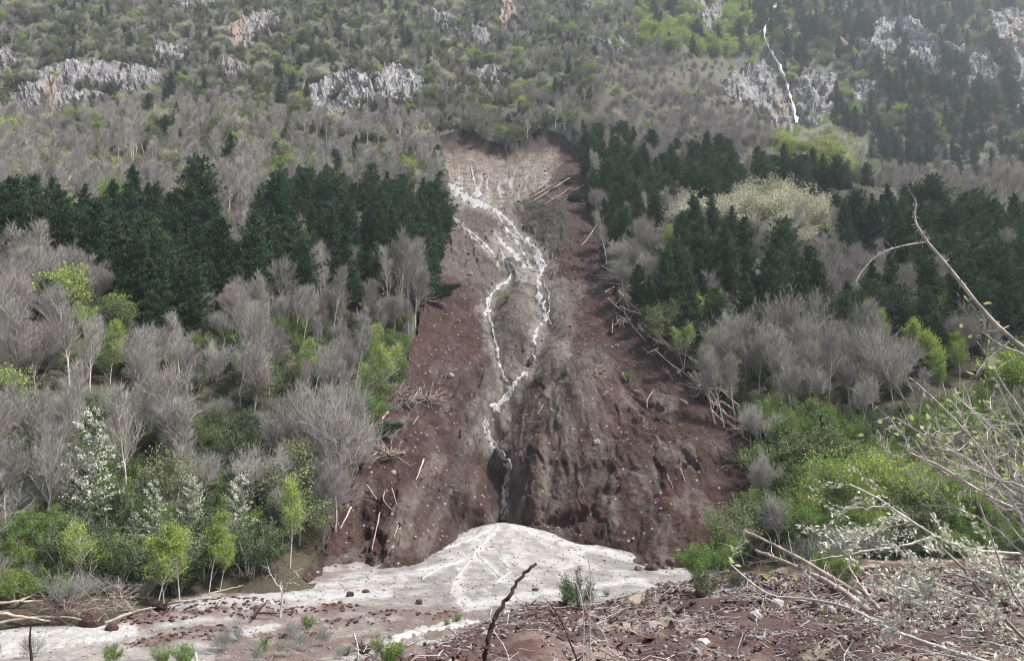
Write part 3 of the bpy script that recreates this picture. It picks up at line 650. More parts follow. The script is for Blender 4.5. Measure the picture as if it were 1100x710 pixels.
# ------------------------------------------------------------------ streams: sheets of white water over stones
m, nt, b = newmat('white_water'); n1_ = noise(nt, 2.2, 5, rough=.7); c_ = ramp(nt, n1_, [(.42, (.22, .20, .185)), (.56, (.46, .46, .45)), (.7, (.64, .65, .65))])
nt.links.new(c_, b.inputs['Base Color']); b.inputs['Roughness'].default_value = .35; bump(nt, b, noise(nt, 1.6, 6), .35); M['water'] = m
m, nt, b = newmat('shallow_water'); n1_ = noise(nt, 1.3, 6, rough=.7); c_ = ramp(nt, n1_, [(.34, (.34, .32, .30)), (.55, (.52, .51, .49))])
nt.links.new(c_, b.inputs['Base Color']); b.inputs['Roughness'].default_value = .12; bump(nt, b, n1_, .05); M['shallow'] = m
def ribbon(name, L, wd, ptf, mat, lift, px=2.0, nc=7, seed=0, gaps=True):
    L = np.array(L, float); wd = np.array(wd, float); s = np.concatenate([[0], np.cumsum(np.hypot(*np.diff(L, axis=0).T))]); n = int(s[-1]/px)+2; q = np.linspace(0, s[-1], n)
    u = np.interp(q, s, L[:, 0]); v = np.interp(q, s, L[:, 1]); w = np.interp(q, s, wd); u = u+1.3*fbm(q/9, q*0+seed, 3, 5); w = w*(.85+1.05*fbm(q/6, q*0+3+seed, 4, 9)); w = np.maximum(w, .8)
    T = np.stack([np.gradient(u), np.gradient(v)], 1); T /= np.linalg.norm(T, axis=1, keepdims=True); Nn = np.stack([-T[:, 1], T[:, 0]], 1)
    c = np.linspace(-.5, .5, nc); off = c[None]*w[:, None]*(1+.3*fbm(q[:, None]/4+c[None]*9, c[None]*5+seed, 2, 4))
    UU_, VV_ = u[:, None]+Nn[:, :1]*off, v[:, None]+Nn[:, 1:]*off
    P = ptf(UU_.ravel(), VV_.ravel()); P[:, 2] += lift*np.repeat([(1-(2*c)**4)], n, 0).ravel()-.06+.06*fbm(P[:, 0]*1.2, P[:, 1]*1.2, 3, 7)
    F = gridfaces(n, nc)
    if gaps:
        Pc = P[F].mean(1); keep = fbm(Pc[:, 0]/1.1, Pc[:, 2]/1.1, 3, 13+seed) > -.68; F = F[keep]
    mb = MB(); mb.add(P, F); me = mb.mesh(name, M[mat], True); return put(name, me)
for k, (nm_, L, wd) in enumerate(STREAMS):
    tag(ribbon('stream', L, [w_*(.9 if k == 0 and q_ < 11 else .62) for q_, w_ in enumerate(wd)], lambda a, b_: slide_pt(a, b_), 'water', .30, seed=k), kind='structure')
for k, (L, wd) in enumerate([([(489,203),(500,213),(512,219),(524,222)], [8,11,9,5]), ([(506,180),(509,196),(513,214)], [3,5,6]), ([(521,190),(524,206)], [2,4])]):
    tag(ribbon('white_rock_apron', L, wd, lambda a, b_: slide_pt(a, b_), 'water', .5, seed=10+k), kind='structure')

# ------------------------------------------------------------------ gravel fan and valley floor
tn = np.linspace(-1.1, .95, 420); yn = np.exp(np.linspace(math.log(8), math.log(112), 330))
FX = tn[:, None]*yn[None]; FY = np.broadcast_to(yn[None], FX.shape); FZ = flat(FX, FY)+.05*fbm(FX/.9, FY/1.1, 4, 230)*sm(10, 30, FY)
mb = MB(); mb.add(np.stack([FX, FY, FZ], -1).reshape(-1, 3), gridfaces(len(tn), len(yn))[:, ::-1]); me = mb.mesh('gravel_fan', M['fan'], True)
x, y, z = FX.ravel(), FY.ravel(), FZ.ravel(); u, v = proj(x, y, z); wu = u+6*fbm(u/14, v/5, 3, 95); wv = v+2.5*fbm(u/14+4, v/5, 3, 96)
n = len(x); c = vcol(n, (.255, .25, .245))
c = lay(c, .7*sm(.0, .5, fbm(u/40, v/5, 4, 97)), (.44, .42, .405)); c = lay(c, .7*sm(.05, .5, fbm(u/20+4, v/4, 4, 98)), (.30, .27, .25))
c = lay(c, .75*sm(470, 380, wu)*sm(.0, .5, fbm(u/50, v/6, 3, 99)+.25), (.37, .33, .30))
c = lay(c, .85*sm(655, 648, wv)*sm(622, 632, wv)*0, (.2, .15, .13))
c = lay(c, .8*sm(36, 14, distpoly([(545,575),(560,590),(590,597),(570,608)], wu, wv*1.0)), (.36, .335, .315))
c = lay(c, .7*sm(.1, .6, fbm(x/2.2, y/2.2, 4, 101)), (.24, .22, .205)); c = lay(c, .5*sm(.2, .6, fbm(x/.7, y/.7, 3, 104)), (.18, .165, .155))
mm = mound(x, y); c = lay(c, sm(.06, .2, mm), (.115, .062, .052)); c = lay(c, .92*inpoly([(290,650),(420,652),(560,650),(570,668),(440,690),(330,712),(230,712),(240,672)], wu, wv)*sm(-.9, -.2, fbm(u/16, v/6, 3, 201)), (.15, .105, .088)); c = lay(c, .7*inpoly([(60,640),(330,632),(340,668),(150,690),(60,672)], wu, wv)*sm(-.1, .25, fbm(u/26, v/5, 3, 202)), (.17, .115, .10))
c = lay(c, sm(0, 1.5, -(hill(x, y)-z) )*0, (.1, .1, .1)); c = lay(c, .8*sm(-.7, -.1, hill(x, y)-z)*sm(430, 330, u), (.16, .11, .095))
fa = np.arctan2(x-APX[0], APX[1]+3-y); fd = np.hypot(x-APX[0], y-APX[1]); rs_ = fbm(fa*7+.5*fbm(x/4, y/4, 2, 220), fd/26., 4, 221)
c = lay(c, .6*sm(.05, .5, rs_)*sm(60, 30, fd), (.20, .19, .185)); c = lay(c, .55*sm(.1, .5, -rs_)*sm(60, 30, fd), (.44, .43, .42)); c = lay(c, .5*sm(.25, .6, fbm(x/1.3, y/1.6, 4, 222)), (.17, .155, .145))
BR = [([(541,552),(532,568),(515,585),(512,595),(528,610),(545,625)], [9,8,8,7,7,5]), ([(512,595),(498,612),(490,632),(500,648)], [6,7,9,10]), ([(528,568),(500,580),(470,592)], [5,4,3]), ([(548,562),(600,580),(660,596),(710,606)], [8,7,6,5]), ([(541,556),(575,572),(625,590),(600,620)], [6,5,4,4]),
      ([(500,600),(450,615),(400,622),(330,630)], [5,6,4,3]), ([(0,690),(60,683),(140,678)], [26,20,12]), ([(140,655),(220,648),(300,640),(420,638)], [6,7,7,6]), ([(70,665),(140,655),(170,650)], [8,6,4]), ([(250,680),(300,672)], [7,4]), ([(500,652),(560,640),(620,632),(690,622)], [8,7,5,4]),
      ([(515,588),(540,596),(548,612),(520,636)], [5,4,3,4])]
for L, wd in BR: c = lay(c, .9*sm(1.6, .8, ribdist(L, wd, wu, wv)), (.42, .415, .41))
c *= (1+.10*fbm(u/4, v/1.6, 3, 103))[:, None]; colattr(me, 'col', c); tag(put('gravel_fan', me), kind='structure')
def fpt(a, b_): return cast(a, b_, fn=flat, y0=8, y1=112, n=300)
for k, (L, wd) in enumerate([([(541,553),(534,566),(520,582),(511,592),(520,603),(538,620)], [7,6,5,4,4,3]), ([(511,592),(500,608),(489,622),(484,636),(500,650)], [4,4,5,6,6]), ([(528,568),(505,579),(480,588)], [3,3,2]), ([(412,692),(432,682),(455,676),(480,671),(515,667)], [12,11,10,10,6]),
                                ([(0,695),(60,690),(120,683)], [20,16,8]), ([(500,600),(470,610),(452,622)], [3,3,2]), ([(536,600),(550,612),(530,628)], [2.5,2.5,2])]):
    tag(ribbon('braided_stream', L, wd, fpt, 'shallow', .14, seed=20+k, gaps=False), kind='structure')

# ------------------------------------------------------------------ near bank of debris
tn = np.concatenate([np.linspace(-1.2, 1.3, 520)]); yn = np.exp(np.linspace(math.log(1.5), math.log(46), 420))
BX = tn[:, None]*yn[None]; BY = np.broadcast_to(yn[None], BX.shape)
BZ0 = bank(BX, BY); keep = (BZ0 > flat(BX, np.maximum(BY, 2))-1.2)
BZ = BZ0+.06*fbm(BX*2.2, BY*2.2, 4, 111)+.02*fbm(BX*11, BY*11, 2, 112)
F = gridfaces(len(tn), len(yn))[:, ::-1]; kf = keep.ravel()[F].any(1)
mb = MB(); mb.add(np.stack([BX, BY, BZ], -1).reshape(-1, 3), F[kf]); me = mb.mesh('debris_bank', M['bank'], True)
x, y = BX.ravel(), BY.ravel(); n = len(x); c = vcol(n, (.080, .052, .048))
c = lay(c, .8*sm(0, .5, fbm(x/1.5, y/1.5, 4, 113)), (.085, .045, .038)); c = lay(c, .7*sm(.1, .6, fbm(x/2.3+4, y/2.3, 4, 114)), (.22, .17, .15))
c = lay(c, .9*sm(.35, .6, fbm(x/1.9+9, y/1.9, 3, 115))*sm(1.0, 2.5, x), (.33, .27, .21)); colattr(me, 'col', c); tag(put('debris_bank', me), kind='structure')
# camera stands on the same bank: soil sheet behind
mb = MB(); xs = np.linspace(-60, 90, 40); ys = np.linspace(-60, 2.2, 24); A, B = np.meshgrid(xs, ys, indexing='ij')
mb.add(np.stack([A, B, -1.8+.2*fbm(A/5, B/5, 3, 120)-np.where(A < -3, (-3-A)*.4, 0)], -1).reshape(-1, 3), gridfaces(40, 24)[:, ::-1]); me = mb.mesh('bank_behind', M['bank'], True)
colattr(me, 'col', vcol(len(A.ravel()), (.13, .10, .08))); tag(put('meadow_ground', me), kind='structure')
# ------------------------------------------------------------------ crags: displaced rock faces bedded in the slope
m, nt, b = newmat('crag_rock'); at_ = nt.nodes.new('ShaderNodeAttribute'); at_.attribute_name = 'col'
n1_ = noise(nt, .35, 8, rough=.8, stretch=(1, 1, .45)); n2_ = noise(nt, .07, 4)
c_ = mixc(nt, 1., at_.outputs['Color'], ramp(nt, n1_, [(.36, .25), (.47, .85), (.7, 1.2)]), 'MULTIPLY'); c_ = mixc(nt, 1., c_, ramp(nt, n2_, [(.3, .8), (.7, 1.15)]), 'MULTIPLY')
nt.links.new(c_, b.inputs['Base Color']); b.inputs['Roughness'].default_value = .9; bump(nt, b, n1_, 1.2); M['rock'] = m
CRAGS = [
 ([(0,118),(25,96),(60,88),(90,100),(120,105),(118,118),(80,126),(40,128),(18,122)], 'pale', 'pale grey crag face with an orange stain, low at the upper left', (55,105)),
 ([(38,78),(75,70),(125,70),(150,74),(172,80),(170,92),(140,95),(100,92),(60,94),(42,92)], 'pale', 'long pale grey crag band running across the upper left slope', (62,100)),
 ([(158,58),(180,50),(196,50),(199,62),(182,72),(162,68)], 'pale', 'small pale crag just above the long crag band at upper left', None),
 ([(238,36),(262,22),(292,16),(299,26),(280,40),(268,52),(246,50)], 'pink', 'pinkish grey slanting crag high on the left slope', (255,40)),
 ([(232,72),(246,66),(262,72),(256,80),(238,80)], 'pink', 'tiny pinkish rock patch below the slanting crag', None),
 ([(180,0),(182,-12),(240,-12),(236,4),(205,10),(186,7)], 'pale', 'pale rock cut by the top edge of the photo at left', None),
 ([(332,100),(345,90),(372,78),(392,80),(400,100),(386,118),(362,125),(336,123)], 'white', 'bright white-grey crag left part of the pair above the bare wood', None),
 ([(402,84),(420,72),(440,78),(456,88),(455,102),(430,112),(410,108)], 'white', 'bright white-grey crag right part of the pair above the bare wood', None),
 ([(-30,52),(10,54),(14,66),(6,76),(-30,78)], 'pale', 'small grey crag at the left edge of the upper slope', None),
 ([(460,16),(478,18),(494,26),(490,34),(470,30)], 'pale', 'small grey crag high above the landslide, left of the orange pinnacle', None),
 ([(538,4),(550,-2),(552,16),(544,28),(538,26)], 'orange', 'narrow orange rock pinnacle high above the landslide', (545,18)),
 ([(510,78),(528,72),(540,80),(536,92),(516,90)], 'pale', 'grey rock patch in the scrub above the landslide head', None),
 ([(508,30),(522,34),(530,48),(520,52),(508,44)], 'pale', 'grey rock patch left below the orange pinnacle', None),
 ([(800,74),(822,70),(838,90),(850,118),(856,141),(838,138),(820,118),(800,108),(776,100),(782,86)], 'far', 'grey cliff face left of the waterfall, stained ochre near its foot', (838,122)),
 ([(852,88),(872,80),(896,84),(902,110),(892,128),(872,138),(858,128),(850,108)], 'far', 'pale cliff face just right of the waterfall', None),
 ([(940,26),(962,24),(968,42),(960,64),(945,62),(936,44)], 'far', 'blotchy grey crag in the middle of the far mountain', None),
 ([(966,18),(984,24),(1000,44),(1012,70),(1022,90),(1008,88),(990,72),(976,58)], 'far', 'slanting pale crag ridge right of the middle of the far mountain', None),
 ([(1062,18),(1090,14),(1140,24),(1140,110),(1098,112),(1092,70),(1076,50),(1064,36)], 'far', 'big pale ochre-stained cliff at the right edge of the far mountain', (1085,45)),
 ([(918,92),(934,90),(940,106),(928,114),(914,108)], 'far', 'small grey rock patch right of the pale waterfall cliff', None),
 ([(1020,54),(1034,52),(1042,62),(1028,66)], 'far', 'small pale ledge between two crags of the far mountain', None),
 ([(1040,64),(1062,60),(1070,84),(1056,98),(1044,90)], 'far', 'grey broken ledge left of the big cliff at the right edge', None),
 ([(648,44),(664,40),(674,52),(660,60)], 'pale', 'dim grey rock patch right of the orange pinnacle', None),
 ([(740,0),(760,-8),(782,4),(776,30),(752,26)], 'far', 'hazy grey rock under the lime trees at the top of the far slope', None),
]
CP_ALL = []
for P, kind_, lab, stain in CRAGS:
    us = [p[0] for p in P]; vs = [p[1] for p in P]; du, dv = max(us)-min(us), max(vs)-min(vs); q = 1.0 if du*dv < 3000 else 1.3
    nu, nv = int((du+16)/q), int((dv+14)/q); A, B = np.meshgrid(np.linspace(min(us)-8, max(us)+8, nu), np.linspace(min(vs)-7, max(vs)+7, nv), indexing='ij')
    PT = cast(A.ravel(), B.ravel(), fn=hill, y0=100, y1=920, n=500); X, Y, Z = [PT[:, k].reshape(A.shape) for k in range(3)]
    wob = 5*fbm(A/9, B/9, 3, 130); ins = inpoly(P, A+wob, B+wob*.6); d = distpoly(P, A+wob, B+wob*.6, True)*np.where(ins, 1, -1)
    sc_ = Y/830.; msk = sm(-6, 1.5, d)
    r1 = fbm(A/11+.3*B/11, B/17, 4, 131, True); r2 = fbm(A/4.5, B/8, 3, 133, True)
    disp = (-5+msk*(7.0+3.6*r1+1.3*r2))*sc_*.9
    Y2 = Y-disp*.85; Z2 = Z+disp*.55
    keep = msk.ravel()[gridfaces(nu, nv)].max(1) > .02
    mb = MB(); mb.add(np.stack([X, Y2, Z2], -1).reshape(-1, 3), gridfaces(nu, nv)); me = mb.mesh('rock_crag', M['rock'], False)
    base = {'pale': (.33, .315, .325), 'pink': (.34, .295, .295), 'white': (.46, .45, .47), 'far': (.36, .35, .355), 'orange': (.38, .28, .21)}[kind_]
    U1, V1 = A.ravel(), B.ravel(); c = vcol(len(U1), base)
    c = lay(c, .75*sm(.15, .55, fbm(U1/6, V1/6, 4, 135)), (.10, .105, .085))
    c = lay(c, .6*sm(.1, .8, fbm(U1/3.2, V1/10, 3, 136, True)-.2), (.13, .12, .125))
    if stain: c = lay(c, .8*np.exp(-((U1-stain[0])**2/70.+(V1-stain[1])**2/260.))*(.8+.4*fbm(U1/4, V1/8, 3, 137)), (.34, .24, .17))
    colattr(me, 'col', c); tag(put('rock_crag', me), lab, 'crag', 'pale rock crags on the upper slopes'); CP_ALL.append((P, me))
# the thin waterfall
WF = [(829,-14),(832,6),(828,22),(820,38),(819,48),(824,60),(832,74),(840,90),(846,108),(850,124),(854,141)]
def hpt(a, b_):
    P = cast(a, b_, fn=hill, y0=200, y1=920, n=500); sc_ = P[:, 1:2]/830.; return P+np.array([[0, -3.5, 2.6]])*sc_*2.1
m, nt, b = newmat('falling_water'); b.inputs['Base Color'].default_value = (.55, .57, .60, 1); b.inputs['Roughness'].default_value = .5; M['fall'] = m
w_ = ribbon('waterfall', WF, [1.5, 2, 3, 2, 1.8, 2.2, 2.4, 2.8, 2.6, 2.6, 3.4], hpt, 'fall', 1.0, seed=3, nc=5, gaps=False)
tag(w_, kind='structure')

# ------------------------------------------------------------------ where what grows (areas of the slope as seen in the survey)
ZONES = [
 ('pine_left', [(-200,285),(0,288),(60,270),(120,262),(200,262),(236,285),(240,345),(205,372),(165,372),(120,335),(60,320),(0,312),(-200,330)]),
 ('pine_mid', [(262,300),(285,250),(320,238),(372,232),(430,232),(490,248),(492,300),(466,345),(420,352),(300,352),(262,335)]),
 ('gap_left', [(236,230),(285,235),(262,345),(238,345)]),
 ('pine_head', [(622,180),(655,172),(700,176),(790,186),(806,215),(790,232),(748,240),(735,262),(700,262),(688,290),(660,300),(645,270)]),
 ('ridge', [(795,196),(905,200),(925,215),(905,232),(815,226),(795,215)]),
 ('willows', [(742,236),(800,222),(890,232),(905,262),(890,285),(800,285),(742,268)]),
 ('bare_in_pines', [(880,300),(955,300),(950,352),(880,352)]),
 ('bare_by_slide', [(640,300),(700,292),(705,330),(665,335)]),
 ('pine_right', [(640,300),(742,268),(800,285),(890,285),(905,262),(960,262),(990,252),(1080,258),(1500,258),(1500,425),(1100,425),(985,412),(860,395),(745,395),(706,372),(690,340)]),
 ('bare_right', [(730,395),(860,395),(985,412),(1000,452),(985,475),(860,472),(760,470),(742,430)]),
 ('green_right', [(745,440),(780,470),(985,475),(1100,425),(1500,425),(1500,612),(780,612),(800,575),(822,530),(800,480)]),
 ('under_up', [(-400,374),(60,372),(240,378),(440,372),(452,408),(300,412),(60,408),(-400,408)]),
 ('under_low', [(-400,452),(420,452),(404,500),(200,504),(-400,500)]),
 ('terrace_up', [(-400,330),(0,312),(60,322),(120,337),(165,372),(240,350),(262,345),(470,350),(452,372),(446,400),(430,445),(0,440),(-400,440)]),
 ('terrace_low', [(-400,440),(430,440),(398,480),(388,530),(366,560),(350,590),(320,600),(-400,600)]),
 ('valley_edge', [(-400,590),(335,592),(262,622),(200,640),(100,650),(0,655),(-400,690)]),
 ('slim_left', [(-400,140),(0,140),(200,128),(330,135),(460,120),(466,165),(482,245),(372,232),(320,238),(285,250),(236,262),(120,262),(60,270),(0,288),(-400,300)]),
 ('scrub_left', [(-400,-200),(520,-200),(540,60),(520,120),(460,130),(330,135),(200,128),(0,140),(-400,140)]),
 ('lime_top', [(705,-60),(800,-60),(812,60),(800,66),(760,62),(712,70),(680,40)]),
 ('far_right', [(760,-200),(1500,-200),(1500,165),(1100,160),(940,150),(862,140),(800,80),(812,60),(800,-60)]),
 ('conifers_far', [(935,150),(1020,158),(1120,170),(1120,200),(1020,195),(935,190)]),
 ('purple', [(640,60),(700,66),(800,80),(850,135),(830,165),(790,186),(700,180),(640,150)]),
 ('green_ridge', [(800,90),(862,140),(935,165),(940,200),(905,200),(860,190),(820,150)]),
 ('pale_right', [(905,185),(1500,170),(1500,258),(1080,258),(990,252),(905,262)]),
 ('centre_top', [(500,-200),(760,-200),(705,-60),(680,40),(700,66),(650,150),(630,163),(470,150),(460,120),(520,110)]),
]
MIX = {  # kind, weight, height range; last number = spacing in metres
 'pine_left': ([('pine', .95, 9.5, 15), ('slim', .05, 9, 12)], 2.8), 'pine_mid': ([('pine', .82, 9, 15.5), ('slim', .12, 10, 14)], 3.2), 'gap_left': ([('slim', .8, 9, 12), ('bare', .2, 7, 9)], 2.6),
 'pine_head': ([('pine', .66, 10, 15), ('mauve', .2, 6, 9), ('slim', .14, 9, 12)], 4.2), 'ridge': ([('pine', .8, 9, 15), ('olive', .2, 5, 7)], 5.0),
 'willows': ([('willow', .72, 7, 12), ('mauve', .2, 7, 11), ('slim', .1, 9, 12), ('yellow', .08, 6, 9)], 5.2), 'bare_in_pines': ([('mauve', .9, 8, 11), ('pine', .1, 7, 9)], 3.), 'bare_by_slide': ([('bare', .6, 8, 11), ('pine', .3, 8, 12)], 3.),
 'pine_right': ([('pine', .66, 8, 15), ('mauve', .12, 8, 11), ('birch', .07, 7, 10), ('slim', .11, 9, 13), ('olive', .04, 6, 8)], 3.5),
 'bare_right': ([('bare', .50, 8, 11), ('slim', .20, 9, 11), ('dkbush', .22, 2, 3.5), ('birch', .06, 7, 9)], 2.8),
 'green_right': ([('dkbush', .36, 2.5, 4.5), ('bush', .36, 3, 5), ('bare', .08, 6, 9), ('olive', .2, 5, 7.5)], 2.3),
 'under_up': ([('dkbush', .45, 1.6, 3), ('bush', .2, 1.5, 2.6), ('olive', .15, 3, 4.5), ('slim', .10, 8, 10), ('mauve', .1, 5, 7)], 2.9), 'under_low': ([('dkbush', .5, 2, 3.6), ('bush', .16, 2, 3), ('olive', .2, 3.5, 5.5), ('bare', .08, 7, 9), ('slim', .06, 8, 10)], 2.9),
 'terrace_up': ([('bare', .58, 6.8, 9.4), ('mauve', .16, 6.5, 8.5), ('slim', .24, 8, 11), ('dkbush', .10, 2, 3.5), ('bush', .03, 2.5, 4), ('yellow', .015, 5, 7), ('twigshrub', .10, 2, 3.5), ('bush', .03, 2, 3), ('olive', .05, 4, 7), ('birch', .05, 6, 9)], 2.15),
 'terrace_low': ([('yellow', .015, 5, 7), ('slim', .18, 8, 10.5), ('bare', .60, 7, 10), ('mauve', .14, 6.5, 9), ('dkbush', .20, 2.5, 4.5), ('twigshrub', .12, 2.5, 4), ('olive', .10, 5, 7.5), ('bush', .08, 2.5, 4)], 2.35),
 'valley_edge': ([('dkbush', .46, 2.5, 4.5), ('bush', .16, 2, 3.5), ('olive', .20, 4.5, 7.), ('twigshrub', .18, 2, 3.5), ('bare', .05, 5, 8)], 2.4),
 'slim_left': ([('slim', .44, 8, 13), ('mauve', .12, 7, 10), ('scrub', .10, 2.5, 5), ('olive', .19, 5, 9), ('willow', .06, 5, 9), ('pine', .035, 8, 12), ('yellow', .05, 5, 9), ('lime', .012, 6, 9)], 3.7),
 'scrub_left': ([('scrub', .30, 3, 7), ('yellow', .04, 6, 9), ('willow', .05, 6, 9), ('mauve', .15, 6, 10), ('slim', .07, 8, 11), ('olive', .22, 5, 9), ('yellow', .05, 5, 9), ('lime', .012, 6, 10), ('farpine', .015, 9, 13)], 3.6),
 'lime_top': ([('lime', .68, 10, 17), ('yellow', .20, 10, 16), ('farpine', .26, 12, 18), ('mauve', .16, 8, 12)], 5.5),
 'far_right': ([('farpine', .50, 13, 24), ('scrub', .16, 5, 9), ('olive', .22, 7, 13), ('mauve', .14, 8, 13), ('lime', .015, 9, 14), ('yellow', .06, 8, 13)], 5.2),
 'conifers_far': ([('farpine', .75, 10, 15), ('mauve', .25, 8, 10)], 6.), 'purple': ([('mauve', .85, 7, 10), ('olive', .05, 5, 8), ('yellow', .05, 6, 9), ('slim', .04, 8, 11)], 4.4),
 'green_ridge': ([('yellow', .5, 8, 13), ('willow', .3, 7, 11), ('mauve', .12, 7, 10)], 4.8),
 'pale_right': ([('slim', .56, 9, 14), ('mauve', .2, 7, 10), ('farpine', .1, 10, 14), ('yellow', .06, 7, 10), ('olive', .08, 6, 9)], 5.0),
 'centre_top': ([('mauve', .38, 7, 10), ('slim', .13, 8, 12), ('scrub', .14, 3, 6), ('olive', .24, 6, 10), ('yellow', .11, 6, 11), ('lime', .015, 6, 9), ('farpine', .02, 9, 12)], 4.1),
}
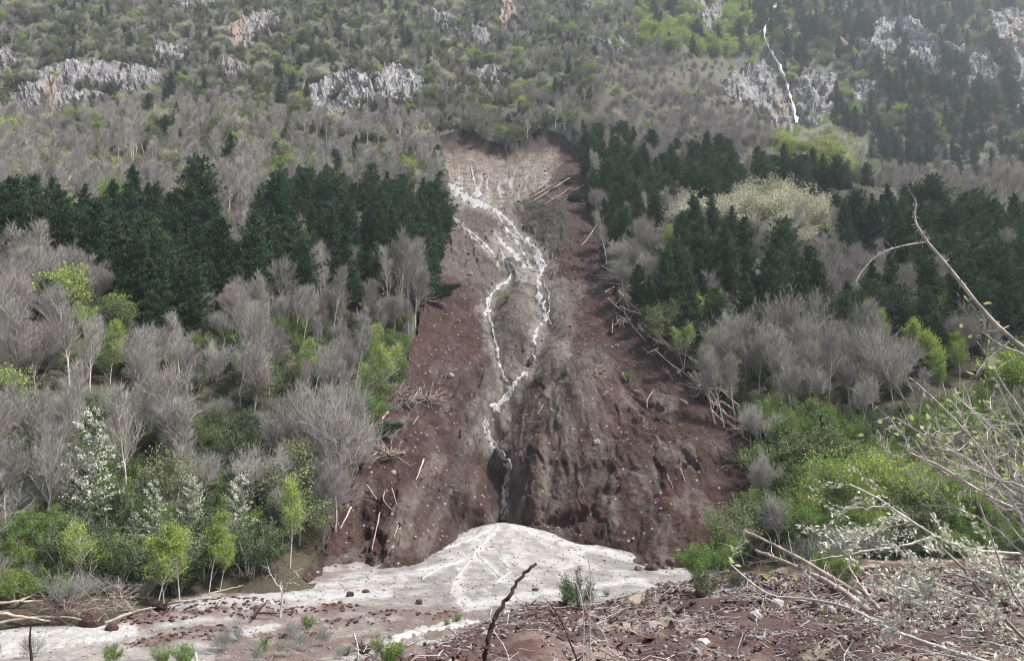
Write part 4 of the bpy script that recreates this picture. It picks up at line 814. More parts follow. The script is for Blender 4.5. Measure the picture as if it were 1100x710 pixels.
# trees placed one by one: kind, crown-centre column, foot row, height in metres, name label
HAND = [
 ('lime', 300,232,9.5,'bright lime green round tree at the left end of the pines beside the landslide'),
 ('pine', 300,240,9,None),('pine', 292,246,8,None),
 ('lime', 130,152,9,'bright lime tree below the long crag at the upper left'),('lime', 166,112,9,'bright lime tree in front of the right end of the long crag band'),
 ('lime', 143,24,8,'small bright lime tree high near the top left'),('lime', 314,52,7,'yellow lime tree right of the slanting pinkish crag'),('yellow', 110,160,7,'yellow-green tree left of the bright lime tree below the crag'),
 ('farpine',112,132,16,'dark lone spire conifer left of the lime tree below the crag'),('farpine',181,118,19,'tall thin dark conifer just right of the lime tree before the crag'),('farpine',97,128,11,'smaller dark conifer left of the lone spire conifer'),
 ('lime', 72,352,8,'pale lime birch-like tree at the left under the dark pine stand'),('lime', 130,352,6,'small yellow-green tree at the right foot of the left pine stand'),('pine',45,362,7,'lone dark pine standing among bare trees at the left edge'),
 ('birch', 118,418,7,'narrow lime green tree between two bare terraces at the left'),('bush', 385,460,4.5,'bright green bush at the left rim of the landslide'),('bush', 392,445,4,'second bright green bush by the left rim, higher up'),('yellow', 418,352,7,'thin yellow-green tree at the foot of the pale bare trees by the rim'),
 ('pine',236,415,5,None),
 ('slim',428,350,15,'tall pale bare tree in front of the pines at the landslide rim'),('slim',438,346,14,'second tall pale bare tree in front of the pines at the rim'),('slim',418,345,12,'slightly shorter pale bare tree left of the tall pair by the rim'),('slim',446,349,13,'tall pale bare tree nearest the landslide rim below the pines'),
 ('slim',343,330,12,'pale bare tree standing in the middle of the pines left of the landslide'),('slim',337,332,11,'pale bare tree beside another in the middle of the left pines'),('slim',385,340,10,'short pale bare tree at the foot of the pines left of the rim'),
 ('bare',360,566,16,'big grey spreading bare tree at the lower left rim of the landslide'),('bare',345,545,14,'grey bare tree behind the big spreading one at the lower left rim'),('bare',385,505,10,'grey bare tree leaning over the left rim of the landslide'),
 ('birch',95,640,8.8,'tall white-stemmed thin tree with sparse leaves at the left valley edge'),('birch',168,655,8.6,'lime green birch with three white stems at the valley edge'),('birch',177,653,8.0,'lime birch stem just right of the three-stemmed lime birch'),
 ('birch',194,650,9.0,'slender white birch stem between two lime green trees'),('birchfull',224,640,8.6,'bright lime green bushy birch nearest the gravel at the left'),('birchfull',236,635,6.6,'lower lime birch right behind the bushy lime birch'),
 ('birch',312,610,6.5,'thin russet bare birch at the foot of the slope by the gravel fan'),('bush',18,648,2.8,'bright green multi-stemmed bush at the left edge of the valley floor'),('twigshrub',78,650,4,'pale stemmed twiggy bush at the foot of the thin white tree'),('bush',60,600,5.5,'mid green bush behind the thin white stemmed tree'),
 ('bush',110,620,5,'green bush right of the tall white-stemmed thin tree'),('twigshrub',145,642,3,'grey arching twiggy bush left of the lime birch'),('twigshrub',108,640,3,'grey twiggy bush between thin white tree and lime birch'),
 ('blossom',90,575,16,'tall tree with white blossom at the left above the green bushes'),('blossom',255,595,11,'white blossoming tree, brightest, right of the lime birches'),('blossom',200,592,10,'white blossoming tree left of the brightest one'),('blossom',162,598,9.6,'narrow white blossoming tree behind the lime birches'),('blossom',140,605,5.5,'low white blossoming bush-like tree at the left'),('blossom',290,602,5,'low pale blossoming tree at the right of the brightest one'),
 ('olive',300,560,9,'dark olive green tree beside the big grey bare tree'),('olive',322,585,7,'dark olive tree at the foot of the big grey bare tree'),
 ('birchfull',789,380,7,'small lime tree beside the dark round pine right of the slide'),('birch',800,385,6.5,'lime birch leaning against another at the edge of the right pines'),('lime',880,385,8,'bright lime tree between dark pines at the right'),('birchfull',951,392,9,'lime green tree in front of the right pine stand'),('birchfull',1016,425,11,'large lime green tree in front of the dark pines at right'),('birchfull',1030,418,9,'lime tree close right of the large lime tree before the pines'),('birchfull',1008,430,6,'low lime tree at the foot of the large lime tree'),('lime',1098,440,9,'lime tree at the right edge beneath the pines'),
 ('lime',826,330,7.5,'dark lime tree standing in the middle of the right pine stand'),('pine',758,402,8,'dark round pine at the left end of the white-stemmed bare trees'),
 ('slim',768,452,11,'white-stemmed bare tree nearest the fallen trees right of the landslide'),('slim',778,455,11.5,'second white-stemmed bare tree right of the fallen trees'),('slim',790,448,10,'third white-stemmed bare tree right of the fallen trees'),('slim',850,440,11,'tall white-stemmed bare tree in the middle of the right-hand row'),('slim',890,438,10.5,'tall white-stemmed bare tree under the lime tree at right'),
 ('bare',815,430,11,'grey bare tree with domed crown in the right-hand row'),('bare',912,432,10.5,'grey bare tree right of the middle of the right-hand row'),('bare',960,440,10,'grey bare tree at the right end of the right-hand row'),('bare',870,432,10,'grey bare tree left of the lime tree in the right row'),('mauve',1080,455,6,'small bare tree near the right edge below the pines'),
 ('limebush',905,570,8.5,'big bright lime green tree above the right debris bank, left part'),('limebush',950,575,9.5,'big bright lime green tree above the right debris bank, middle'),('limebush',995,572,8.5,'big bright lime green tree above the right debris bank, right part'),('limebush',870,575,5,'small lime tree left of the big bright ones'),('limebush',1040,578,7.5,'lime tree behind the bare branches at the lower right'),('limebush',925,585,6,'low lime tree in front of the big bright ones'),
 ('bush',830,470,5,'pale green bush at the left end of the right-hand bushes'),('bush',850,490,5,'broad green bush right of the landslide foot'),('bush',870,470,5,'mid green bush below the white-stemmed trees'),('bush',1020,470,4.5,'green bush under the pines at the right'),('bush',985,480,4,'low green bush at the right below the bare row'),
 ('bush',825,520,4.5,'green bush at the right foot of the landslide'),
 ('lime',660,60,11,'bright lime tree high above the landslide head, right side'),('lime',612,40,12,'bright lime tree right of the orange pinnacle'),('yellow',575,110,9,'yellow-green tree on the slope above the landslide head'),('yellow',560,98,8,'yellow-green tree left above another over the landslide head'),('yellow',545,150,7,'yellow-green tree growing at the brink of the landslide'),('olive',520,150,7,'olive tree at the brink of the landslide'),('olive',535,154,6,'low olive tree at the lowest point of the landslide brink'),('olive',505,143,6,'olive tree at the left of the landslide brink'),('scrub',550,157,4,None),('scrub',490,140,4,None),('olive',560,152,7,'olive tree just left of the notch in the landslide brink'),
 ('lime',962,130,15,'bright lime tree on the far mountain, largest of three'),('lime',915,132,13,'bright lime tree on the far mountain, middle of three'),('lime',893,142,12,'bright lime tree on the far mountain, leftmost of three'),
 ('yellow',875,176,12,'yellow-green tree in the sunlit belt below the waterfall'),('yellow',895,182,13,'brightest yellow-green tree behind the ridge pines'),('yellow',915,186,12,'yellow-green tree right behind the ridge pines'),('farpine',965,190,22,None),('farpine',980,192,20,None),('farpine',950,188,18,None),('farpine',998,188,18,None),
 ('pine',822,212,14,'pointed pine on the ridge, left of three spires'),('pine',834,214,14,'pointed pine on the ridge, middle of three spires'),('pine',845,214,13,'pointed pine on the ridge, right of three spires'),('pine',888,218,15,'pine near the middle of the ridge row'),('pine',902,222,15,'tallest pine at the right end of the ridge row'),('pine',760,190,15,'tall pine at the top edge of the stand by the landslide head'),('pine',775,192,15,'tall pine right end of the stand by the landslide head'),('pine',668,178,13,'dark pine nearest the landslide head on its right'),('pine',646,200,14,'dark pine at the right rim of the landslide head'),('pine',682,176,13,'second dark pine right of the landslide head'),
 ('pine',208,268,17,'tall pine rising above the right end of the left pine stand'),
 ('pine',470,262,14,'dark pine at the right tip of the left pines, nearest the landslide'),
]
for i in range(3):
    a, b_ = leafy_tree(500+i, size=.15, nleaf=8500, slender=True); reg('birchfull.%d' % i, 'birch_tree', a, b_, 'pale_bark', 'lime', 9.5)
for i in range(3):
    a, b_ = leafy_tree(520+i, size=.17, nleaf=11000, stems=2); reg('limebush.%d' % i, 'leafy_tree', a, b_, 'bark', 'lime', 8.5)
BLO = []
for i in range(3):
    a, b_, g_ = blossom(540+i); BLO.append((a.mesh('blossom_trunk', M['bark']), b_.mesh('blossom_crown', M['blossom']), g_.mesh('blossom_leaves', M['dkgreen'])))
NAMEOF = {k: v[0]['name'] for k, v in PROTO.items()}
PL = []      # x, y, z, kind, h, zone, label
TOPS = {(168,655): 568, (177,653): 575, (194,650): 560, (224,640): 552, (236,635): 575, (95,640): 553, (90,575): 446, (255,595): 514, (200,592): 516, (162,598): 522, (140,605): 555, (290,602): 560, (312,610): 530, (18,648): 612, (78,650): 600, (60,600): 555, (110,620): 575, (145,642): 618, (108,640): 610}
for kd, u, v, h, lab in HAND:
    p = at(u, v)
    if (u, v) in TOPS: h = (v-TOPS[(u, v)])/830.*p[1]*1.02
    PL.append([p[0], p[1], p[2], kd, h, 'hand', lab])
NC = 170000; rng = np.random.RandomState(5)
yy = np.sqrt(48**2+rng.rand(NC)*(880**2-48**2)); tt = -.85+rng.rand(NC)*1.75
yy[:34000] = np.sqrt(48**2+rng.rand(34000)*(330**2-48**2)); yy[34000:64000] = np.sqrt(48**2+rng.rand(30000)*(135**2-48**2)); xx = tt*yy; zz_ = hill(xx, yy); uu, vv = proj(xx, yy, zz_)
ok = (zz_ > flat(xx, yy)+.02) & ~inpoly(EDGE_POLY, xx, yy)
ok &= ~(inpoly(SLIDE_POLY, uu, vv)) & ~((vv > 592) & (uu > 325) & (uu < 780))
zone = np.full(NC, -1)
for k in range(len(ZONES)-1, -1, -1): zone[inpoly(ZONES[k][1], uu, vv)] = k
incr = np.zeros(NC, bool)
low_only = np.zeros(NC, bool)
for P, _m in CP_ALL:
    incr |= inpoly(P, uu, vv+2)
    for q in (5, 10, 15): low_only |= inpoly(P, uu, vv-q)
incr |= distpoly(WF, uu, vv) < 4.5
ok &= ~(incr & (rng.rand(NC) < .965)) & (zone >= 0)
cell = {}; CS = 6.
def near(x, y, r):
    i, j = int(x//CS), int(y//CS); k = int(r//CS)+1
    for a in range(i-k, i+k+1):
        for b_ in range(j-k, j+k+1):
            for (px, py, pr) in cell.get((a, b_), ()):
                q = min(r, (r+pr)*.5)
                if (px-x)**2+(py-y)**2 < q*q: return True
    return False
def occupy(x, y, r): cell.setdefault((int(x//CS), int(y//CS)), []).append((x, y, r))
for p in PL: occupy(p[0], p[1], 2.5)
clump = fbm(xx/22, yy/22, 3, 140)
for i in np.nonzero(ok)[0]:
    zn = ZONES[zone[i]][0]; mix, sp = MIX[zn]; w = np.array([q[1] for q in mix], float)
    r = rng.rand()*w.sum(); r = min(max(r+clump[i]*.35*w.sum(), 0), w.sum()-1e-6) if len(mix) > 2 else r
    k = int(np.searchsorted(np.cumsum(w), r, side='right')); kd, _w, h0, h1 = mix[min(k, len(mix)-1)]
    if low_only[i] and kd not in ('scrub',) and rng.rand() < .85: kd, h0, h1 = 'scrub', 1.5, 3.
    rad = sp*(.62 if kd in ('scrub', 'bush', 'dkbush', 'twigshrub') else 1.)
    if zn in ('scrub_left', 'far_right') and kd == 'scrub': rad = sp*.75
    if near(xx[i], yy[i], rad): continue
    occupy(xx[i], yy[i], rad); PL.append([xx[i], yy[i], zz_[i], kd, h0+(h1-h0)*rng.rand(), zn, None])
# how much of each plant can be seen
X = np.array([p[0] for p in PL]); Y = np.array([p[1] for p in PL]); Z = np.array([p[2] for p in PL]); Hh = np.array([p[4] for p in PL])
U0, V0 = proj(X, Y, Z); _, V1_ = proj(X, Y, Z+Hh); hp = V0-V1_; wp = hp*np.array([{'scrub': 1.3, 'bush': 1.3, 'dkbush': 1.3, 'twigshrub': 1.2, 'pine': .42, 'farpine': .32, 'slim': .35, 'birch': .3, 'birchfull': .35}.get(p[3], .75) for p in PL])
hor = np.maximum.accumulate(HBASE/YY[None], axis=1)
_ti = np.clip(((X/Y-TT[0])/(TT[1]-TT[0])).astype(int), 0, NT-1); _yi = np.clip(np.searchsorted(LY, np.log(Y))-3, 0, NY-1)
above = ((Z+Hh)/Y > hor[_ti, _yi]+.002) & ((Z+Hh*.5)/Y > hor[_ti, _yi]-.02)
buf = np.zeros((720, 1110), np.float32); vis = np.zeros(len(PL))
dens = {'pine': .9, 'farpine': .9, 'scrub': .8, 'bush': .8, 'dkbush': .8}
for i in np.argsort(Y):
    if not above[i]: continue
    a, b_, c0, d0 = int(U0[i]-wp[i]/2), int(U0[i]+wp[i]/2)+1, int(V1_[i]), int(V0[i])+1
    a, b_, c0, d0 = max(a, 0), min(b_, 1100), max(c0, 0), min(d0, 710)
    if a >= b_ or c0 >= d0: continue
    bb = buf[c0:d0, a:b_]; vis[i] = (1-bb).sum(); k = dens.get(PL[i][3], .45); bb += (1-bb)*k
RZ = rng.rand(len(PL))*6.283; VAR = rng.randint(0, 60, len(PL))
INF = (U0 > -15) & (U0 < 1115) & (V0 > -5) & (V1_ < 715)
# ------------------------------------------------------------------ names of places for the labels
PLACE = {'pine_left': 'the dark stand at the left edge', 'pine_mid': 'the dark stand left of the landslide', 'gap_left': 'the gap between the left pine stands', 'pine_head': 'the stand right of the landslide head', 'ridge': 'the ridge below the waterfall',
 'willows': 'the pale grove above the right pines', 'bare_in_pines': 'the bare gap inside the right pines', 'bare_by_slide': 'the right rim of the landslide', 'pine_right': 'the dark stand right of the landslide', 'bare_right': 'the bare row below the right pines',
 'green_right': 'the green thicket at right', 'terrace_up': 'the upper left terrace', 'terrace_low': 'the lower left terrace', 'under_up': 'the bushy strip amid the upper left terrace', 'under_low': 'the bushy strip between the left terraces', 'valley_edge': 'the foot of the left slope', 'slim_left': 'the slope above the left pines',
 'scrub_left': 'the craggy slope at upper left', 'lime_top': 'the sunlit group at top right', 'far_right': 'the far mountain at upper right', 'conifers_far': 'the conifer patch below the far mountain', 'purple': 'the mauve slope right above the landslide',
 'green_ridge': 'the yellow-green belt below the waterfall', 'pale_right': 'the pale belt behind the right pines', 'centre_top': 'the slope above the landslide head', 'hand': 'the slope'}
LOOK = {'pine': ['dark green pine', 'dark green pine', 'bare-boled dark pine', 'bare-boled dark pine', 'narrow dark green pine'], 'farpine': ['slim dark conifer']*3, 'bare': ['grey leafless tree']*7, 'slim': ['pale slender leafless tree']*6, 'mauve': ['mauve-grey leafless tree']*3,
 'lime': ['bright lime green tree']*3, 'yellow': ['yellow-green tree']*3, 'olive': ['dull olive tree']*3, 'willow': ['pale greenish-grey tree']*3, 'birch': ['light-stemmed lime birch']*3, 'birchfull': ['lime birch']*3, 'limebush': ['lime tree']*3, 'scrub': ['brownish green scrub bush']*3, 'bush': ['fresh green bush']*3, 'dkbush': ['dark green bush']*3, 'twigshrub': ['grey twiggy bush']*3}
CATN = {'pine_tree': 'pine', 'bare_tree': 'bare tree', 'leafy_tree': 'tree', 'birch_tree': 'birch', 'shrub': 'bush'}
# 300 of each name that show largest become single things
SING = {}
for nm_ in set(NAMEOF.values()):
    idx = [i for i in range(len(PL)) if PL[i][3] in NAMEOF and NAMEOF[PL[i][3]] == nm_]
    idx = [i for i in idx if INF[i] and above[i] and vis[i] > 22]
    idx.sort(key=lambda i: -(vis[i]+(1e6 if PL[i][6] else 0))); SING[nm_] = idx[:298]
single = set(i for v_ in SING.values() for i in v_)
single |= set(i for i in range(len(PL)) if PL[i][3] == 'blossom')
# labels
ORD = ['leftmost', 'second from left', 'third from left', 'fourth from left', 'fifth from left', 'sixth from left', 'seventh from left', 'eighth from left', 'ninth from left']
bym = {}
for i in sorted(single):
    p = PL[i]
    if p[6] or p[3] == 'blossom': continue
    pr = PROTO[p[3]]; lo = LOOK[p[3]][VAR[i] % len(pr)]; bym.setdefault((lo, p[5]), []).append(i)
LAB = {}
def emit(sub, lo, where, place):
    sub = sorted(sub, key=lambda i: U0[i]); g = (lo+'s ').replace('bushs ', 'bushes ')+place
    if len(sub) == 1: LAB[sub[0]] = ('%s, %s' % (lo, where), g)
    elif len(sub) <= 10:
        for k, i in enumerate(sub): LAB[i] = ('%s, %s, %s' % (lo, where, 'rightmost' if k == len(sub)-1 else ORD[k]), g)
    else:
        for k, i in enumerate(sub): LAB[i] = ('%s, %s' % (lo, where) if 5 < k < len(sub)-1 else '%s, %s, %s' % (lo, where, 'rightmost' if k == len(sub)-1 else ORD[k]), g)
for (lo, zn), idx in bym.items():
    pl = PLACE[zn]; gp = 'on '+pl
    if len(idx) <= 10: emit(idx, lo, 'in '+pl if zn not in ('ridge',) else 'on '+pl, gp); continue
    q = sorted(idx, key=lambda i: V0[i]); vb = ['top', 'middle', 'bottom'] if len(idx) > 20 else ['top', 'bottom']
    for k, vn in enumerate(vb):
        band = sorted(q[len(q)*k//len(vb): len(q)*(k+1)//len(vb)], key=lambda i: U0[i])
        hb = ['left', 'middle', 'right'] if len(band) > 20 else (['left', 'right'] if len(band) > 10 else [''])
        for j, hn in enumerate(hb):
            cellw = ('%s %s' % (vn, hn)).strip() if hn != vn else 'centre'
            emit(band[len(band)*j//len(hb): len(band)*(j+1)//len(hb)], lo, '%s of %s' % (cellw, pl), gp)
for i in sorted(single):
    x, y, z, kd, h, zn, lab = PL[i]
    if kd == 'blossom':
        t = thing('blossom_tree', (x, y, z), lab, 'tree', 'white blossoming trees at the left foot of the slope', RZ[i], h/9.6); a, b_, g_ = BLO[VAR[i] % 3]
        put('trunk', a, t); put('crown', b_, t); put('leaves', g_, t); continue
    pr = PROTO[kd]; e = pr[VAR[i] % len(pr)]; nm_ = e['name']
    if lab: L_, g_ = lab, None
    else: L_, g_ = LAB[i]
    g_ = g_ or {'pine_tree': 'dark pines on the slopes', 'bare_tree': 'leafless trees on the slopes', 'leafy_tree': 'leafy trees on the slopes', 'birch_tree': 'slender birches with fresh leaves', 'shrub': 'bushes on the slopes'}[nm_]
    if hp[i] < 22:
        o = put(nm_, e['joined']); o.location = (x, y, z); o.rotation_euler = (0, 0, RZ[i]); o.scale = (h/e['h'],)*3; tag(o, L_, CATN[nm_], g_)
    else:
        t = thing(nm_, (x, y, z), L_, CATN[nm_], g_, RZ[i], h/e['h']); put('trunk' if nm_ != 'shrub' else 'stems', e['trunk'], t); put('crown', e['crown'], t)
# ------------------------------------------------------------------ the uncountable rest: one object per kind of growth
def scatter(name, P, rz, sc, var, protos, kind='stuff', tilt=None):
    me = bpy.data.meshes.new(name); me.vertices.add(len(P)); me.vertices.foreach_set('co', np.asarray(P, np.float32).ravel())
    a = me.attributes.new('rotz', 'FLOAT_VECTOR', 'POINT'); R3 = np.zeros((len(P), 3), np.float32); R3[:, 2] = rz
    if tilt is not None: R3[:, 0] = tilt[:, 0]; R3[:, 1] = tilt[:, 1]
    a.data.foreach_set('vector', R3.ravel())
    S3 = np.asarray(sc, np.float32); S3 = np.repeat(S3[:, None], 3, 1) if S3.ndim == 1 else S3
    a = me.attributes.new('scl', 'FLOAT_VECTOR', 'POINT'); a.data.foreach_set('vector', S3.ravel())
    a = me.attributes.new('idx', 'INT', 'POINT'); a.data.foreach_set('value', np.asarray(var, np.int32))
    o = put(name, me); pc = bpy.data.collections.new(name+'_kinds')
    for k, pm in enumerate(protos): q = bpy.data.objects.new('%s_kind_%02d' % (name, k), pm); pc.objects.link(q)
    ng = bpy.data.node_groups.new(name+'_scatter', 'GeometryNodeTree'); ng.interface.new_socket('Geometry', in_out='INPUT', socket_type='NodeSocketGeometry'); ng.interface.new_socket('Geometry', in_out='OUTPUT', socket_type='NodeSocketGeometry')
    gi = ng.nodes.new('NodeGroupInput'); go = ng.nodes.new('NodeGroupOutput'); ip = ng.nodes.new('GeometryNodeInstanceOnPoints'); ci = ng.nodes.new('GeometryNodeCollectionInfo')
    ci.inputs['Collection'].default_value = pc; ci.inputs['Separate Children'].default_value = True; ci.inputs['Reset Children'].default_value = True
    def na(n, t):
        q = ng.nodes.new('GeometryNodeInputNamedAttribute'); q.data_type = t; q.inputs['Name'].default_value = n; return q.outputs['Attribute']
    L = ng.links.new; L(gi.outputs[0], ip.inputs['Points']); L(ci.outputs[0], ip.inputs['Instance']); ip.inputs['Pick Instance'].default_value = True
    L(na('idx', 'INT'), ip.inputs['Instance Index']); L(na('rotz', 'FLOAT_VECTOR'), ip.inputs['Rotation']); L(na('scl', 'FLOAT_VECTOR'), ip.inputs['Scale']); L(ip.outputs[0], go.inputs[0])
    md = o.modifiers.new('scatter', 'NODES'); md.node_group = ng; return tag(o, kind=kind)
STUFF = {'pine': ('pine_forest', 'pine'), 'farpine': ('conifer_forest', 'farpine'), 'bare': ('leafless_wood', 'bare'), 'slim': ('pale_leafless_wood', 'slim'), 'mauve': ('mauve_leafless_wood', 'mauve'), 'lime': ('lime_foliage', 'lime'), 'yellow': ('yellow_green_foliage', 'yellow'), 'olive': ('olive_foliage', 'olive'),
 'willow': ('pale_foliage', 'willow'), 'birch': ('birch_wood', 'birch'), 'scrub': ('hillside_scrub', 'scrub'), 'bush': ('green_undergrowth', 'bush'), 'dkbush': ('dark_undergrowth', 'dkbush'), 'twigshrub': ('twiggy_undergrowth', 'twigshrub')}
for kd, (nm_, key) in STUFF.items():
    idx = [i for i in range(len(PL)) if PL[i][3] == kd and i not in single]
    if not idx: continue
    ee = PROTO[key]; idx = np.array(idx); scatter(nm_, np.stack([X[idx], Y[idx], Z[idx]], 1), RZ[idx], Hh[idx]/ee[0]['h'], VAR[idx] % len(ee), [e['joined'] for e in ee])
print('PLANTS', len(PL), 'single', len(single), {k: len(v_) for k, v_ in SING.items()})
# ------------------------------------------------------------------ stones
def stone_mb(seed, n=1):
    rng = np.random.RandomState(seed); t = (1+5**.5)/2
    V = np.array([(-1,t,0),(1,t,0),(-1,-t,0),(1,-t,0),(0,-1,t),(0,1,t),(0,-1,-t),(0,1,-t),(t,0,-1),(t,0,1),(-t,0,-1),(-t,0,1)], float)/1.9
    F = [(0,11,5),(0,5,1),(0,1,7),(0,7,10),(0,10,11),(1,5,9),(5,11,4),(11,10,2),(10,7,6),(7,1,8),(3,9,4),(3,4,2),(3,2,6),(3,6,8),(3,8,9),(4,9,5),(2,4,11),(6,2,10),(8,6,7),(9,8,1)]
    V = V*np.array([1, .75, .5])*(1+rng.normal(size=(12, 1))*.18)+rng.normal(size=(12, 3))*.08
    mb = MB(); mb.add(V, [(a, b_, c_, c_) for a, b_, c_ in F], .75+.5*rng.rand()); return mb
def stonemat(name, c1, c2): return leafmat(name, c1, c2, 0., .8)
M['st_pale'] = stonemat('pale_stone', (.42, .39, .37), (.28, .25, .24)); M['st_red'] = stonemat('red_brown_stone', (.085, .050, .045), (.13, .085, .078)); M['st_grey'] = stonemat('grey_violet_stone', (.17, .14, .14), (.30, .275, .28)); M['st_dark'] = stonemat('dark_wet_clod', (.05, .028, .024), (.08, .045, .04))
STM = [stone_mb(600+i).mesh('stone', M[k]) for i, k in enumerate(['st_red', 'st_red', 'st_grey', 'st_grey', 'st_dark', 'st_pale', 'st_dark', 'st_red'])]
rng = np.random.RandomState(77)
# rubble over the slide
n = 12000; ia = rng.randint(3, NA-3, n); jb = rng.randint(4, NB-2, n); P = np.stack([SX[ia, jb], SY2[ia, jb], SZ2[ia, jb]], 1)+rng.normal(size=(n, 3))*[.15, .15, 0]
sc_ = (.04+.10*rng.rand(n)**2+.22*rng.rand(n)*(rng.rand(n) < .04))*np.clip(P[:, 1]/110, .8, 2.2)
scatter('slide_rubble', P, rng.rand(n)*6.28, sc_, rng.choice([0, 1, 2, 3, 5, 7], n, p=[.26, .26, .16, .08, .04, .20]), STM)
# gravel in the streams
# chips and clods on the near bank
n = 90000; t_ = -.35+rng.rand(n)*1.25; y_ = np.sqrt(5**2+rng.rand(n)*(32**2-5**2)); x_ = t_*y_; k_ = (bank(x_, y_) > flat(x_, y_)-.1) & (distpoly(EDGE, x_, y_) > -1); x_, y_ = x_[k_], y_[k_]; n = len(x_)
pat = fbm(x_/1.6, y_/1.6, 3, 160); sc_ = (.012+.032*rng.rand(n)**2+.08*(rng.rand(n) < .012)*rng.rand(n))*np.clip(y_/11, .9, 1.6)
var = rng.choice([0, 1, 2, 3, 4, 5, 6, 7], n, p=[.16, .12, .17, .12, .14, .06, .11, .12]); z_ = bank(x_, y_)+.06*fbm(x_*2.2, y_*2.2, 4, 111)+sc_*.25
S3 = np.stack([sc_*(.8+.9*rng.rand(n)), sc_, sc_*(.5+.5*rng.rand(n))], 1)
k_ = pat > -.45+.5*rng.rand(n)*(rng.rand(n) < .5); scatter('debris_chips', np.stack([x_, y_, z_], 1)[k_], (rng.rand(n)*6.28)[k_], S3[k_], var[k_], STM, tilt=rng.normal(size=(n, 2))[k_]*.5)
# cobbles on the gravel fan and soil clods on its mounds
n = 24000; t_ = -.75+rng.rand(n)*1.0; y_ = np.sqrt(20**2+rng.rand(n)*(94**2-20**2)); x_ = t_*y_; mm_ = mound(x_, y_); z_ = flat(x_, y_)
k_ = (z_ > hill(x_, y_)-.3) & ((mm_ > .1) | (rng.rand(n) < .45)); x_, y_, z_, mm_ = x_[k_], y_[k_], z_[k_], mm_[k_]; n = len(x_)
sc_ = np.where(mm_ > .1, .06+.16*rng.rand(n)**2, (.03+.13*rng.rand(n)**4)); var = np.where(mm_ > .1, rng.choice([0, 4, 6, 7], n), rng.choice([5, 3, 5, 2], n))
scatter('fan_cobbles', np.stack([x_, y_, z_+sc_*.2], 1), rng.rand(n)*6.28, sc_, var, STM)
# single boulders and clods
def boulder(u, v, s, mat, lab, nm_='boulder', sq=(1, 1, .8)):
    mb = MB(); rg = np.random.RandomState(int(u*7+v)); A, B = np.meshgrid(np.linspace(0, 2*math.pi, 15)[:-1], np.linspace(.05, math.pi-.05, 9), indexing='ij')
    D = np.stack([np.cos(A)*np.sin(B), np.sin(A)*np.sin(B), np.cos(B)], -1); r = 1+.30*fbm(D[..., 0]*1.6+u, D[..., 1]*1.6+D[..., 2]*1.3, 3, 2)
    V = (D*r[..., None]*np.array(sq)*s).reshape(-1, 3); V = np.where(np.abs(V) > s*.78, np.sign(V)*s*.78+(V-np.sign(V)*s*.78)*.3, V)
    i = np.arange(14)[:, None]*9; i2 = ((np.arange(14)+1) % 14)[:, None]*9; j = np.arange(8)[None]; F = np.stack([i+j, i+j+1, i2+j+1, i2+j], -1).reshape(-1, 4); mb.add(V, F)
    p = surf(u, v); o = put(nm_, mb.mesh(nm_, M[mat]), loc=p+np.array([0, 0, s*.25])); o.rotation_euler = (0, 0, rg.rand()*6); tag(o, lab, nm_, 'boulders and clods lying on the gravel and bank')
for a in [(708,629,.24,'st_dark','black wet boulder at the far edge of the near bank','boulder',(1.5,1,.7)),(700,612,.55,'st_red','brown boulder at the right end of the gravel fan','boulder',(1.3,1,.8)),(686,612,.4,'st_red','smaller brown boulder near the right end of the gravel fan'),(720,604,.5,'st_red','brown boulder by the slide foot at the right'),
          (98,672,.75,'st_dark','dark red clod of earth on the white gravel at left','clod',(1.5,1,.8)),(120,676,.4,'st_dark','small dark clod right of the big one at left','clod'),(835,652,.16,'st_pale','pale stone at the middle of the near bank'),(812,664,.13,'st_pale','pale flat stone left of another on the near bank'),(756,694,.11,'st_pale','pale stone at the bottom right of centre'),
          (893,658,.12,'st_pale','pale stone beside the long thin branch on the bank'),(1020,700,.12,'st_pale','pale stone under the silvery branches at the bottom'),(575,634,.3,'st_red','low brown stone at the lower edge of the gravel fan','boulder',(1.6,1,.5)),(376,640,.35,'st_dark','dark stone on the left part of the gravel fan'),(393,636,.3,'st_dark','dark stone right of another on the left gravel fan','boulder',(1.5,1,.5)),
          (450,648,.3,'st_dark','dark stone near the lower edge of the gravel fan'),(668,600,.7,'st_dark','dark block at the foot of the slide right of the fan','boulder',(1.3,1,.7)),(640,476,.5,'st_pale','pale stone on the red scree right of the streams'),(484,404,.5,'st_pale','pale boulder on the left part of the scree'),(662,372,.4,'st_pale','pale boulder below the fallen trees at the right rim'),(505,295,.6,'st_pale','pale boulder beside the left stream'),(423,508,.35,'st_pale','pale stone on the lower left scree')]:
    boulder(*a)
